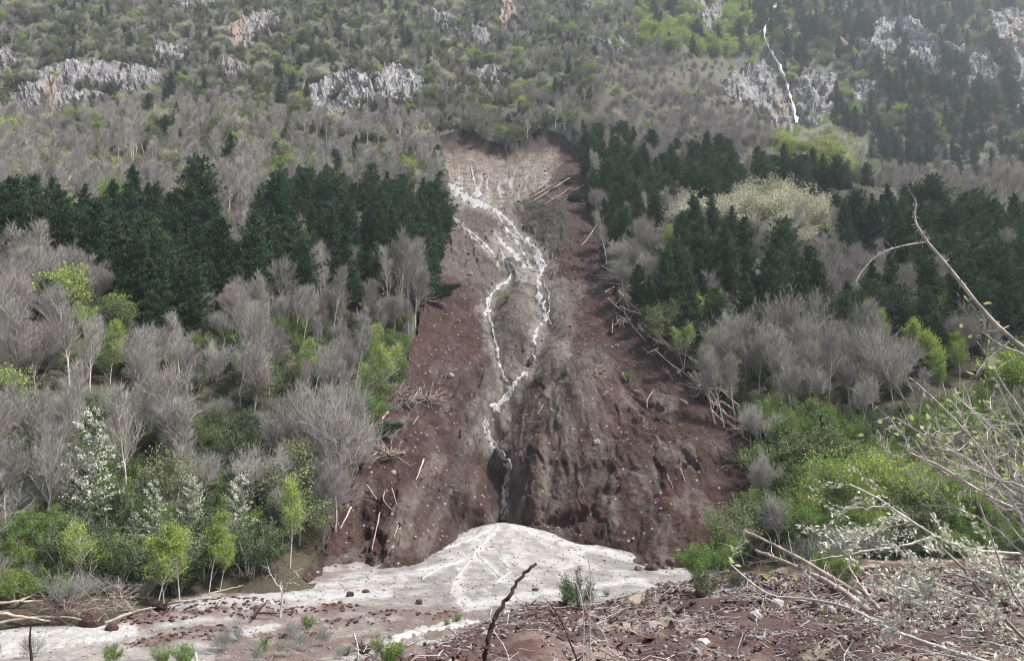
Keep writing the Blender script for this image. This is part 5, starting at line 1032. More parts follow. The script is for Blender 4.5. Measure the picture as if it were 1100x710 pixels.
# ------------------------------------------------------------------ fallen and broken wood
def poly3(P, n=14, wob=.0, rg=None):
    P = np.asarray(P, float); s = np.concatenate([[0], np.cumsum(np.linalg.norm(np.diff(P, axis=0), axis=1))]); m = max(n, len(P)*3); q = np.linspace(0, s[-1], m)
    R = np.stack([np.interp(q, s, P[:, k]) for k in range(3)], 1)
    if len(P) > 2:
        for _ in range(2): R[1:-1] = .25*R[:-2]+.5*R[1:-1]+.25*R[2:]
    if wob: R[1:-1] += (rg or np.random).normal(size=(m-2, 3))*wob
    return R
def twigs_on(P, rg, n, L, r, up=.3, a0=.1, droop=0., two=True, side=.8):
    """side twigs of a stem; returns arrays of segments"""
    A = []; B = []; ra = []; rb = []
    T = np.gradient(P, axis=0); T /= np.linalg.norm(T, axis=1, keepdims=True)+1e-9
    for k in range(n):
        f = (a0+(1-a0)*rg.rand())*(len(P)-1); i = min(int(f), len(P)-2); p = P[i]+(P[i+1]-P[i])*(f-i); d = T[i]*(.5+.5*rg.rand())+rg.normal(size=3)*side+np.array([0, 0, up]); d /= np.linalg.norm(d)
        l = L*(.35+.9*rg.rand()); seg = 3; q = p; rr = r
        for s_ in range(seg):
            d2 = d+rg.normal(size=3)*.25+np.array([0, 0, -droop]); d2 /= np.linalg.norm(d2); e = q+d2*l/seg; A.append(q); B.append(e); ra.append(rr); rb.append(rr*.75); rr *= .75
            if two and s_:
                for _ in range(2):
                    d3 = d2+rg.normal(size=3)*.6; d3 /= np.linalg.norm(d3); A.append(e); B.append(e+d3*l*.35*rg.rand()); ra.append(rr*.7); rb.append(rr*.4)
            q = e; d = d2
    return np.array(A), np.array(B), np.array(ra), np.array(rb)
LOGG = 'broken and fallen trunks around the landslide'
def log(pts, r, lab, mat='dead', nb=6, L=1.2, name='fallen_log', lift=.1, taper=.45, ends=None, up=.3):
    rg = np.random.RandomState(int(pts[0][0]*13+pts[0][1])); P = []
    for k, (u, v) in enumerate(pts):
        p = surf(u, v); p[2] += r+lift+.15; p[1] -= .3+(ends[k] if ends else 0); P.append(p)
    P = poly3(P, 10, r*.25, rg); o = P[0].copy(); t = thing(name, o, lab, 'fallen tree' if name != 'dead_branch' else 'branch', LOGG)
    tb = MB(); tb.tube(P-o, np.linspace(r, r*taper, len(P))*(1+.12*rg.normal(size=len(P))), 7); put('trunk', tb.mesh('fallen_trunk', M[mat], False), t)
    if nb:
        A, B, ra, rb = twigs_on(P-o, rg, nb, L, r*.35, up); cb = MB(); cb.segs(A, B, np.maximum(ra, .012), np.maximum(rb, .008)); put('branches', cb.mesh('fallen_branches', M['dead' if mat != 'darkwood' else mat]), t)
    return t
for a in [
 ([(418,446),(402,463),(384,481)], .20, 'long pale log leaning at the left rim of the landslide', 'fresh', 3, 1.), ([(412,484),(400,483),(389,484)], .22, 'short stripped pale log at the left rim below the long leaning one', 'fresh', 1, .6), ([(405,489),(397,494)], .12, 'small pale stub under the stripped log at the left rim', 'fresh', 0, 0),
 ([(451,419),(439,436)], .12, 'thin pale pole above the twig tangle on the left scree', 'dead', 3, .8), ([(455,496),(447,518)], .13, 'thin pale pole standing in the middle of the left scree', 'fresh', 1, .5), ([(394,524),(405,539)], .12, 'thin pale pole at the lower left scree', 'dead', 1, .5),
 ([(414,531),(411,540),(423,551)], .10, 'bent thin pale branch at the lower left scree', 'dead', 3, .7), ([(422,528),(426,544)], .09, 'thin upright stick right of the bent branch on the lower left scree', 'dead', 2, .6), ([(449,450),(444,459)], .09, 'small pale stick below the twig tangle on the left scree', 'dead', 2, .5),
 ([(431,401),(423,421)], .12, 'thin white pole at the left rim high up', 'dead', 4, .9), ([(408,554),(401,594)], .11, 'long thin pole lying down the lower left scree', 'dead', 2, .6), ([(377,548),(365,571)], .12, 'pale pole at the lower left rim beneath the grey tree', 'fresh', 2, .6), ([(427,566),(423,580)], .08, 'short thin stick near the foot of the left scree', 'dead', 1, .4),
 ([(645,288),(664,299),(692,318)], .22, 'pale trunk with bare branches topmost at the right rim', 'dead', 16, 2.2), ([(652,306),(672,309),(695,316)], .15, 'second pale trunk under the topmost one at the right rim', 'dead', 12, 1.8), ([(662,329),(672,318)], .13, 'short stripped pole sloping left at the right rim', 'fresh', 0, 0), ([(669,319),(676,334)], .16, 'short stripped pole sloping right at the right rim', 'fresh', 1, .5),
 ([(673,321),(688,334),(702,345)], .17, 'grey trunk crossing behind the short stripped poles', 'dead', 8, 1.6), ([(657,360),(656,344)], .10, 'thin pinkish pole left of the hanging broken crown', 'fresh', 0, 0), ([(692,353),(708,366),(722,380)], .18, 'stripped orange-pale trunk in the fallen pines at the right rim', 'fresh', 12, 1.6), ([(692,358),(706,373)], .13, 'pale trunk just below the orange-pale trunk', 'dead', 10, 1.4),
 ([(702,378),(718,392),(728,402)], .16, 'long bare pole below the fallen pines at the right rim', 'fresh', 1, .6), ([(724,397),(742,410)], .16, 'bare pole following the long one at the right rim', 'dead', 2, .8), ([(680,354),(694,370)], .15, 'thin grey trunk right of the hanging broken crown', 'dead', 5, 1.), ([(715,400),(722,410)], .07, 'small stick below the long bare pole', 'dead', 1, .5),
 ([(744,404),(754,420),(766,440)], .35, 'thick grey root-trunk of the jam at the right rim', 'dead', 9, 1.5), ([(750,404),(762,424),(772,440)], .24, 'second grey trunk of the jam at the right rim', 'dead', 7, 1.3), ([(757,410),(775,420)], .2, 'grey trunk pointing right out of the jam', 'dead', 5, 1.), ([(766,436),(780,450),(800,462)], .2, 'grey trunk under the jam, toward the green bushes', 'dead', 9, 1.3), ([(738,436),(730,431)], .13, 'orange-pale splintered wood on the red soil left of the jam', 'fresh', 3, .6),
 ([(762,442),(776,456)], .15, 'splintered pale trunk below the jam', 'fresh', 5, 1.), ([(780,455),(803,478)], .14, 'grey trunk low on the right rim of the scree', 'dead', 6, 1.), ([(642,242),(634,255),(625,266)], .22, 'pale log on the dark red slope right of the streams', 'dead', 4, 1.), ([(597,199),(584,206),(570,214)], .22, 'pale trunk fallen on the green tongue under the head', 'dead', 6, 1.6), ([(612,193),(594,204),(573,218)], .22, 'long pale trunk crossing the green tongue under the head', 'dead', 6, 1.6),
 ([(612,204),(600,212),(585,222)], .2, 'lowest pale trunk on the green tongue under the head', 'dead', 5, 1.4), ([(605,176),(596,182)], .15, 'small pale trunk at the top of the green tongue', 'dead', 3, 1.), ([(628,200),(612,208)], .14, 'thin trunk at the right of the green tongue', 'dead', 3, 1.), ([(699,424),(694,432),(695,441)], .13, 'pale twisted root on the red scree right of centre', 'dead', 4, .7), ([(580,456),(565,455)], .08, 'thin pale stick lying level on the middle scree', 'dead', 0, 0), ([(668,404),(673,411)], .14, 'white stub beside the green tuft on the red scree', 'fresh', 1, .4),
 ([(583,437),(577,447)], .08, 'thin stick standing on the middle scree', 'dead', 2, .5), ([(715,514),(722,528)], .08, 'thin pale stick low on the right scree', 'dead', 1, .5), ([(730,505),(735,520)], .07, 'thin pale stick right of another low on the right scree', 'dead', 1, .5), ([(475,258),(472,285)], .14, 'white dead stem at the left rim of the upper scree', 'dead', 4, 1.),
]:
    log(a[0], a[1]*.8, a[2], a[3], a[4], a[5])
rg0 = np.random.RandomState(55)
ON = ['topmost', 'second', 'third', 'fourth', 'fifth', 'sixth', 'seventh', 'eighth', 'ninth', 'tenth', 'eleventh', 'twelfth']
for k in range(24):
    v0 = 292+175*(k+.7*rg0.rand())/24; u0 = float(SR(v0))-14+rg0.rand()*26; du = (9+24*rg0.rand())*(1 if rg0.rand() < .75 else -.6); dv = abs(du)*(.3+.8*rg0.rand())
    log([(u0, v0), (u0+du*.5, v0+dv*.5), (u0+du, v0+dv)], .12+.12*rg0.rand(), 'thin bare broken stem in the right-rim wood jam, '+(ON[k]+(' from the top' if k else '') if k < 12 else (ON[23-k]+' from the bottom' if k < 23 else 'lowest')), 'dead' if rg0.rand() < .75 else 'fresh', 5, 1.1, ends=[.3, .3, .1+rg0.rand()])
def tangle(u, v, w, h, n, lab, mat='dead', r=.05, down=0.):
    rg = np.random.RandomState(int(u*3+v)); o = surf(u, v); t = thing('twig_tangle', o, lab, 'dead wood', LOGG); P = o+rg.normal(size=(6, 3))*[w*.3, w*.15, h*.15]; P[:, 2] += .5; A, B, ra, rb = twigs_on(poly3(P, 10), rg, int(n*1.5), w*.8, r*1.7, .25-down, 0., 0, True, 1.)
    mb = MB(); mb.segs(A-o, B-o, np.maximum(ra, .014), np.maximum(rb, .010)); put('twigs', mb.mesh('tangle', M[mat]), t)
for a in [(671,346,3.2,3,34,'pale broken crown hanging down the scree at the right rim','whitebranch',.07,1.1),(455,432,4,2,40,'grey twig tangle on the left scree'),(423,495,3,2,26,'grey twig tangle at the left rim beside the short log'),(380,540,4,2.5,34,'brown twig tangle under the big grey tree at the left rim','brownwood',.03),(430,430,4,2.5,36,'grey twig tangle at the left rim above the logs'),(466,300,4,2.5,34,'twig tangle at the left rim beside the pale tall trees'),(452,325,4,2.5,30,'twig tangle low beside the pale tall trees'),
          (700,325,5,2.5,44,'large grey heap of broken branches at the right rim'),(715,345,5,2.5,40,'heap of broken branches between the fallen pines'),(735,380,4,2.,34,'heap of twigs right of the long bare pole'),(760,425,4,2,40,'grey heap of roots over the jam at the right rim'),(790,466,4,2,34,'grey heap of twigs low on the right rim'),(800,500,3,2,26,'dim twigs where the right scree meets the bushes'),(660,300,4,2,34,'white twigs over the topmost trunk at the right rim'),
          (345,590,3,1.6,30,'brown roots and twigs at the foot of the left rim','brownwood',.016),(290,612,3,1.4,30,'brown brushwood at the left end of the gravel fan','brownwood',.014),(72,655,3.5,1.6,44,'grey brushwood heap at the foot of the thin white tree','dead',.014),(130,652,2.5,1.2,30,'grey brushwood between the thin white tree and the birches','dead',.012),(62,668,2.6,1.0,40,'brown brushwood fan lying over the pale logs at left','brownwood',.012),(595,215,4,2,26,'grey branches among the pale trunks under the head')]:
    tangle(*a)
def fallen_pine(u, v, rz, tilt, s, lab, kind_='pine'):
    e = PROTO['pine'][0 if kind_ == 'pine' else 1]; p = surf(u, v); t = thing('fallen_pine', p+np.array([0, 0, .6]), lab, 'fallen tree', 'green fallen pines at the rims', rz, s/10.); t.rotation_euler = (tilt, .0, rz); put('trunk', e['trunk'], t); put('crown', e['crown'], t)
for a in [(712,352,2.2,1.5,8,'fallen green pine lying in the wood heap at the right rim'),(722,378,2.5,1.5,7,'fallen green pine below the orange-pale trunk'),(690,330,1.9,1.5,6,'small fallen green pine high at the right rim'),(655,362,2.8,1.4,4,'small green pine clump on the scree left of the hanging crown'),(790,458,2.3,1.5,6,'fallen green pine low on the right rim by the bushes'),(770,445,2.4,1.45,5,'small fallen green pine beside the jam'),(465,318,1.2,1.4,6,'fallen green pine at the left rim beside the pale tall trees'),(456,322,1.6,1.5,5,'smaller fallen green pine at the left rim'),
          (604,196,2.6,1.4,6,'fallen dark pine on the tongue under the head'),(608,215,2.,1.4,7,'dark green fallen pine at the foot of the tongue'),(590,207,2.4,1.4,5,'small dark pine on the middle of the tongue'),(398,470,1.1,1.4,5,'fallen dark pine crown at the left rim by the leaning log')]:
    fallen_pine(*a)
def small_plant(key, u, v, s, lab, nm_='shrub', gr='small shrubs on bank and gravel', cat='bush', off=0.):
    e = PROTO[key][int(u) % len(PROTO[key])]; p = surf(u, v); t = thing(nm_, p, lab, cat, gr, u % 6.28, s/e['h']); put('stems', e['trunk'], t); put('crown', e['crown'], t); return t
for a in [('bush',676,409,1.6,'green tuft growing on the red scree right of centre'),('dkbush',785,214,2,'tiny bush'),('dkbush',606,405,2.0,'low dark tuft on the ledge across the middle of the scree'),('dkbush',575,411,1.7,'dark tuft on the left part of the ledge across the scree'),('bush',590,407,1.4,'thin green tuft on the ledge across the scree'),('dkbush',440,556,.9,'tiny dark tuft'),('dkbush',782,238,1.6,'small pine-like tuft')][:1]:
    small_plant(*a)
for a in [('dkbush',606,406,1.6,'low dark tuft on the ledge across the middle of the scree'),('dkbush',578,411,1.4,'dark tuft on the left part of the ledge across the scree'),('bush',545,323,1.4,'small dark tuft between the two streams'),('dkbush',440,441,1.3,'dark tuft near the twig tangle on the left scree'),
          ('dkbush',622,655,.72,'dense dark green shrub on the far edge of the near bank'),('twigshrub',632,652,1.9,'tall bare twiggy shrub behind the dense green one on the bank'),('bush',652,640,.5,'low green tuft right of the dense shrub on the bank'),('bush',492,668,.6,'yellow-green tuft at the edge of the white pool','shrub'),('bush',480,672,.45,'small yellow-green tuft left of another by the white pool'),
          ('twigshrub',300,705,1.3,'grey-green twiggy shrub at the bottom left of centre'),('twigshrub',275,712,1.4,'violet-grey twiggy shrub at the bottom left'),('twigshrub',325,698,1.5,'pale grey-green shrub leaning right at the bottom left'),('bush',282,700,.8,'low green tuft in the grey shrubs at the bottom left'),('twigshrub',365,708,1.0,'bluish grey shrub left of the black root stump'),('dkbush',372,704,.55,'small dark green tuft beside the black root stump'),('bush',415,715,.38,'green tuft at the bottom edge right of the stump'),
          ('twigshrub',240,700,1.6,'grey-violet twiggy shrub left of the bottom grey shrubs'),('twigshrub',255,688,1.2,'small grey shrub behind the bottom left grey shrubs'),('twigshrub',345,694,1.3,'grey-green shrub right of the bottom grey shrubs'),('twigshrub',312,684,1.2,'thin grey-green shrub under the white dead sapling'),('bush',330,676,.9,'green-grey tuft right of the white dead sapling'),('bush',175,712,1.0,'green tuft at the bottom edge left of the grey shrubs'),('bush',200,716,1.3,'second green tuft at the bottom edge at left'),('bush',120,712,1.0,'green grass-like tuft at the bottom left'),('twigshrub',30,706,1.6,'pale grey twiggy shrub at the bottom left corner'),
          ('bush',752,622,1.3,'green shrub at the left end of the bank thicket'),('bush',775,618,1.5,'green shrub behind the forked twigs on the bank'),('dkbush',760,640,.7,'low dark shrub at the left of the bank thicket'),('bush',800,600,1.8,'yellowish green leafy shrub on the bank behind the log'),('twigshrub',815,598,2.1,'tall twiggy shrub behind the log on the bank'),('twigshrub',845,600,2.0,'twiggy green-grey shrub over the log on the bank'),('bush',838,606,1.3,'green shrub in the middle of the bank thicket'),
          ('twigshrub',868,605,2.0,'twiggy shrub right of the middle of the bank thicket'),('twigshrub',900,602,2.3,'pale grey bush left of the silvery branches'),('twigshrub',925,600,2.4,'pale blue-grey bush behind the silvery branches'),('twigshrub',912,606,1.6,'low grey bush in front of the pale bush pair'),('bush',880,618,1.1,'green shrub under the log on the bank'),('bush',905,628,.9,'low green shrub right below the log'),('dkbush',790,632,.5,'low dark green tuft below the curved branch'),('bush',1040,600,1.3,'green shrub behind the silvery branches at right'),('dkbush',1090,600,1.4,'dark green shrub at the right edge on the bank'),('twigshrub',1075,640,1.2,'grey twiggy shrub under the white stems at right'),('twigshrub',985,655,.9,'low grey twiggy shrub under the silvery branches')]:
    small_plant(*a[:5])
# small pale dead tree on the left of the fan, with its dark leaning stick
def free_stem(t, nm_, pts, r0, r1, mat, rg=None, nb=0, L=.3, br=.006, wob=.0, k=7, up=.2, two=True, leafpts=None, knob=True):
    P = poly3(pts, 16, wob, rg); o = np.array(t.location); R = np.linspace(r0, r1, len(P)); R = R*(1+.10*(rg.normal(size=len(P)) if rg is not None else 0))
    mb = MB(); mb.tube(P-o, R, k)
    if knob and rg is not None:                                   # buds and spur shoots
        n = int(len(P)*2.2); i = rg.randint(1, len(P)-1, n); d = rg.normal(size=(n, 3)); d /= np.linalg.norm(d, axis=1, keepdims=True); mb.segs(P[i]-o, P[i]-o+d*(R[i][:, None]*1.5+.018), R[i]*.55, R[i]*.25)
    c = put(nm_, mb.mesh(nm_, M[mat], True), t)
    if nb:
        A, B, ra, rb = twigs_on(P-o, rg, nb, L, br, up, .15, 0, two); m2 = MB(); m2.segs(A, B, ra, rb); put('twigs', m2.mesh('twigs', M[mat]), c)
    return P
rg = np.random.RandomState(9)
p0 = surf(301, 663); t = thing('dead_sapling', p0, 'small white dead sapling with a twiggy top on the gravel at left', 'dead tree'); y0_ = p0[1]
free_stem(t, 'stem', [p0, free(302, 650, y0_), free(304, 640, y0_), free(300, 628, y0_)], .09, .05, 'whitebranch', rg, 5, .8, .03); free_stem(t, 'branch', [free(304, 638, y0_), free(310, 626, y0_), free(318, 612, y0_-.3)], .05, .02, 'whitebranch', rg, 9, .9, .022, wob=.03); free_stem(t, 'branch', [free(300, 630, y0_), free(292, 620, y0_), free(288, 608, y0_)], .045, .018, 'whitebranch', rg, 9, .8, .02, wob=.03)
log([(272,668),(282,657),(294,646)], .10, 'dark wet leaning stick by the white dead sapling', 'darkwood', 2, .4, ends=[0, .5, 1.1])
log([(276,662),(298,663)], .08, 'dark stick lying behind the leaning stick', 'darkwood', 1, .4)
for a in [([(-12,661),(22,666),(56,671)], .11, 'thick pale log entering from the left edge, upper one', 'fresh', 2, 1.), ([(-10,677),(28,668),(70,667),(108,672)], .11, 'long thin pale log crossing over the thick one at left', 'dead', 6, .8), ([(-8,652),(30,651),(48,650)], .10, 'thin reddish log behind the pale logs at left', 'fresh', 1, .6), ([(115,674),(135,665),(160,659),(172,656)], .10, 'pale fallen trunk with dark root ball beneath the birches', 'dead', 3, .8), ([(172,654),(200,650),(238,645)], .10, 'long thin pale trunk on the gravel right of the birches', 'dead', 3, .6),
          ([(20,652),(48,638)], .08, 'thin pale pole sloping up at the far left', 'dead', 2, .5), ([(66,646),(95,633)], .07, 'thin grey pole sloping up before the brushwood', 'dead', 2, .5), ([(225,642),(262,632)], .08, 'thin grey stick at the foot of the left slope by the fan', 'dead', 3, .6)]:
    log(a[0], a[1], a[2], a[3], a[4], a[5])
def rootball(u, v, s, lab, prongs, nm_='root_stump', mat='darkwood'):
    rg = np.random.RandomState(int(u)); p = surf(u, v); t = thing(nm_, p, lab, 'stump'); mb = MB()
    for k in range(4): mb.merge(stone_mb(700+k)); 
    V0 = mb.v; mb2 = MB()
    for k, V in enumerate(V0): mb2.add(V*s*(.5+.3*rg.rand())+rg.normal(size=3)*s*.22+[0, 0, s*.3], mb.f[k]-sum(len(q) for q in V0[:k]), .8+.4*rg.rand())
    put('root_ball', mb2.mesh('root_ball', M[mat]), t)
    for k in range(prongs):
        a = rg.rand()*3.14; d = np.array([math.cos(a), rg.normal()*.3, .5+.7*rg.rand()]); P = np.array([[0, 0, s*.2], d*s*.7, d*s*1.2+[rg.normal()*.2*s, 0, .1*s], d*s*1.5+[rg.normal()*.4*s, 0, .35*s]]); m3 = MB(); m3.tube(poly3(P, 8), np.linspace(s*.12, s*.035, 12)[:len(poly3(P, 8))] if len(poly3(P, 8)) == 12 else s*.07, 5); put('root', m3.mesh('root', M[mat], True), t)
    A, B, ra, rb = twigs_on(poly3(np.array([[-.5, 0, .3], [0, 0, .5], [.5, 0, .4]])*s, 8), rg, 26, s*.9, s*.04, .1, 0., .1, True, 1.); m4 = MB(); m4.segs(A, B, ra, rb); put('rootlets', m4.mesh('rootlets', M[mat]), t)
rootball(392, 700, .42, 'black splintered root stump standing up at the bottom left of centre', 5); rootball(170, 657, .75, 'dark root ball of the pale trunk beneath the birches', 2); rootball(945, 648, .40, 'dark brown root mass at the thick end of the grey log', 2, mat='darkwood')
rg = np.random.RandomState(31)
# dark forked stick in the middle of the near edge
p0 = free(520, 724, 8.); t = thing('dark_stick', p0, 'dark wet crooked stick sticking up in front of the gravel fan', 'stick')
free_stem(t, 'stem', [free(520, 728, 8), free(521, 706, 8), free(523, 690, 8), free(528, 672, 8.05), (free(533, 662, 8.05)), free(539, 650, 8.1), free(545, 643, 8.1), free(549, 634, 8.15), free(558, 622, 8.2), free(567, 613, 8.2), free(576, 605, 8.25)], .031, .015, 'darkwood', rg, 0, k=9, wob=.008, knob=False)
for P, r, lab in [([(548,712),(541,690),(530,680),(526,668),(527,650)], .010, 'thin pale twig rising left of the thicker twigs at bottom centre'), ([(622,712),(612,690),(606,672),(596,655),(588,645)], .012, 'pale twig leaning left at the bottom, right of the dark stick'), ([(626,700),(628,670),(625,640),(612,610)], .009, 'tall thin pale twig before the dense shrub'), ([(634,690),(633,650),(636,620),(632,600)], .009, 'second tall thin pale twig right before the dense shrub'), ([(36,724),(33,700),(31,680),(34,668)], .030, 'thin dark upright stick at the bottom left corner'), ([(382,715),(386,702),(380,680)], .020, 'pale stick standing before the black root stump'), ([(396,716),(406,700),(414,682)], .022, 'stripped pale stick leaning right by the black stump'), ([(212,716),(210,700)], .03, 'short pale stake at the bottom left'), ([(648,712),(655,690),(640,668)], .008, 'fine bent twig at the bottom right of the pale twigs')]:
    D_ = 9. if P[0][0] > 100 and P[0][0] < 600 and r > .013 else (13. if r >= .02 else 8.5); pts = [free(u, v, D_) for u, v in P]; g0 = pts[0].copy(); g0[2] = float(bank(g0[0], g0[1]))-.2 if g0[0] > -3 else g0[2]-1.0
    t = thing('standing_twig', g0, lab, 'twig', 'thin twigs standing at the near edge'); free_stem(t, 'stem', [g0]+pts, r, r*.5, 'whitebranch' if 'dark' not in lab else 'darkwood', rg, 5 if r < .013 else 0, .25, .004, k=5)
# ------------------------------------------------------------------ branches reaching in from the right
lf = MB(); rgl = np.random.RandomState(3)
g_ = np.linspace(0, 1, 5); wl = np.array([.05, .36, .42, .26, .02])     # one broad leaf, folded along its rib
V = []; 
for a, w_ in zip(g_, wl): V += [(-w_, a, .10*w_), (0, a, -.03*math.sin(a*3.1)), (w_, a, .10*w_)]
F = []
for i in range(4): F += [(3*i, 3*i+1, 3*i+4, 3*i+3), (3*i+1, 3*i+2, 3*i+5, 3*i+4)]
lf.add(V, F); M['leaf'] = leafmat('single_spring_leaf', (.30, .40, .12), (.38, .44, .20), .45); M['leafpale'] = leafmat('pale_spring_leaf', (.46, .50, .34), (.40, .46, .26), .4)
LEAF = lf.mesh('leaf', M['leaf']); LEAFP = LEAF.copy(); LEAFP.materials.clear(); LEAFP.materials.append(M['leafpale'])
def add_leaves(t, pts, size, rg, me_=None, spread=.03):
    o = np.array(t.location)
    for p in pts:
        q = put('leaf', me_ if me_ is not None else (LEAF if rg.rand() < .7 else LEAFP), t, p-o+rg.normal(size=3)*spread); s = size*(.6+.7*rg.rand()); q.scale = (s, s, s); q.rotation_euler = (1.0+rg.normal()*.7, rg.normal()*.7, rg.rand()*6.28)
rg = np.random.RandomState(41); D1 = 4.2
p0 = np.array([5.2, 4.4, float(bank(5.2, 4.4))-.1]); t = thing('overhanging_branch', p0, 'long bare pale branch arching in from the right edge over the pines', 'branch', None)
free_stem(t, 'stem', [p0, [5.0, 4.4, -.6], free(1330, 500, D1), free(1200, 430, D1), free(1130, 392, D1), free(1100, 377, D1), free(1074, 358, D1), free(1052, 330, D1), free(1038, 310, D1), free(1012, 278, D1), (free(996, 260, D1))], .030, .0085, 'whitebranch', rg, 0, k=8)
free_stem(t, 'branch', [free(996, 260, D1), free(990, 251, D1), free(984, 241, D1), free(982, 232, D1), free(984, 222, D1), free(983, 213, D1)], .0078, .004, 'whitebranch', rg, 3, .07, .0025, k=6)
free_stem(t, 'branch', [free(996, 260, D1), free(975, 263, D1), free(955, 268, D1), free(938, 277, D1), free(929, 288, D1), free(922, 296, D1), (free(919, 308, D1))], .0062, .0025, 'whitebranch', rg, 5, .06, .002, k=6)
free_stem(t, 'branch', [free(1130, 392, D1), free(1100, 380, D1), free(1075, 372, D1), free(1062, 362, D1), free(1054, 355, D1)], .0085, .004, 'whitebranch', rg, 4, .1, .003, k=6); free_stem(t, 'branch', [free(1052, 330, D1), free(1058, 342, D1), free(1056, 356, D1), free(1070, 356, D1), free(1084, 350, D1)], .0055, .003, 'whitebranch', rg, 3, .08, .002, k=5)
free_stem(t, 'branch', [free(1084, 366, D1), free(1072, 378, D1), free(1062, 384, D1), free(1053, 395, D1), free(1048, 404, D1)], .0055, .0022, 'whitebranch', rg, 4, .06, .002, k=5)
add_leaves(t, [free(u, v, D1) for u, v in [(1030,316),(1036,320),(1048,323),(1054,326),(1058,380),(1056,388),(1047,404),(1044,404),(1050,386),(1066,352)]], .052, rg, None, .012)
D2 = 5.2; p0 = np.array([6.0, 5.6, float(bank(6.0, 5.6))-.1]); t = thing('pale_stemmed_shrub', p0, 'pale many-stemmed shrub with sparse small leaves reaching in at the lower right', 'shrub', None)
ST = [([(1330,640),(1180,596),(1130,572),(1100,555),(1076,540),(1062,530),(1046,530),(1034,517),(1020,506),(1010,495),(992,492),(978,487)], .024, .008, 9, .22), ([(978,487),(973,476),(971,466),(960,456),(954,447)], .0065, .003, 7, .12), ([(1012,496),(1011,478),(1008,463),(1006,452)], .006, .003, 6, .12), ([(1008,470),(1018,460),(1024,456)], .004, .002, 3, .08), ([(978,487),(962,490),(950,483),(948,470)], .005, .002, 5, .10),
      ([(1330,660),(1150,620),(1112,590),(1095,555),(1080,522),(1063,497),(1042,466),(1018,440),(1000,424),(984,411)], .020, .005, 12, .16), ([(1042,466),(1033,448),(1026,435),(1016,428)], .006, .003, 5, .12), ([(1330,760),(1092,660),(1083,628),(1074,600),(1062,565),(1046,526),(1034,498),(1022,474)], .016, .004, 10, .16), ([(1330,600),(1150,520),(1096,482),(1088,450),(1078,425),(1070,408)], .013, .004, 7, .13), ([(1080,522),(1062,500),(1060,478),(1066,455)], .007, .003, 6, .16),
      ([(1076,540),(1060,520),(1064,500),(1072,480)], .007, .003, 8, .16), ([(1130,572),(1100,530),(1082,505),(1085,470)], .009, .003, 9, .18), ([(1150,620),(1110,560),(1094,520),(1105,480)], .009, .003, 9, .18), ([(1046,526),(1060,505),(1052,480),(1040,478)], .005, .002, 6, .14)]
LP = []; rx = np.random.RandomState(91)
for k in range(16):
    u0, v0 = 1120+rx.rand()*60, 520+rx.rand()*150; L = [(u0, v0)]; du, dv = -(18+22*rx.rand()), -(14+30*rx.rand())
    for q in range(4): L.append((L[-1][0]+du*(.7+.6*rx.rand()), L[-1][1]+dv*(.6+.8*rx.rand())))
    ST.append((L, .0075, .0022, 9, .15))
for k, (L, r0, r1, nb, tl) in enumerate(ST):
    P = free_stem(t, 'stem' if L[0][0] > 1200 else 'branch', ([p0] if L[0][0] > 1200 else [])+[free(u, v, D2+.25*math.sin(k*2.1)) for u, v in L], r0, r1, 'whitebranch', rg, nb*2, tl*1.3, .0032, wob=.004, k=7); m_ = len(P); LP += [P[i] for i in rg.randint(m_//2, m_, 5+nb//2)]
add_leaves(t, LP, .036, rg, None, .07); add_leaves(t, [free(u, v, D2) for u, v in [(985,412),(990,415),(1070,400),(1071,412),(1017,430),(1018,434),(1022,441),(996,427),(1012,433),(978,455),(1035,450),(1030,462),(985,472)]], .055, rg, None, .02)
# silvery low boughs with their leaves
D3 = 7.0; p0 = np.array([7.4, 7.0, float(bank(7.4, 7.0))-.1]); t = thing('silvery_willow', p0, 'silvery leaved willow boughs lying low over the bank at the lower right', 'shrub', None)
BO = [([(1240,612),(1180,600),(1100,594),(1064,593),(1040,590),(1010,580),(1000,577),(978,560),(955,541),(930,528),(912,520)], .026, .008), ([(1000,577),(975,585),(950,589),(925,592),(895,598),(870,603)], .012, .005), ([(1300,800),(1180,740),(1120,705),(1092,678),(1062,646),(1042,620),(1026,600),(1002,580)], .030, .010), ([(955,541),(940,545),(920,545),(905,546),(893,542)], .007, .003), ([(1092,678),(1060,664),(1030,655),(1000,648),(978,646)], .012, .005), ([(1062,646),(1035,640),(1008,628),(985,622),(965,624)], .011, .004), ([(1042,620),(1020,615),(1000,606),(975,608)], .010, .004), ([(1130,720),(1100,700),(1065,690),(1030,683),(1000,680),(970,672)], .012, .004), ([(1180,690),(1130,660),(1100,640),(1080,620),(1065,610)], .012, .004), ([(978,560),(960,565),(940,572),(922,575)], .007, .003), ([(1150,640),(1110,622),(1090,608),(1075,604)], .010, .004)]
cr = MB(); C = []; Dd = []; Sz = []
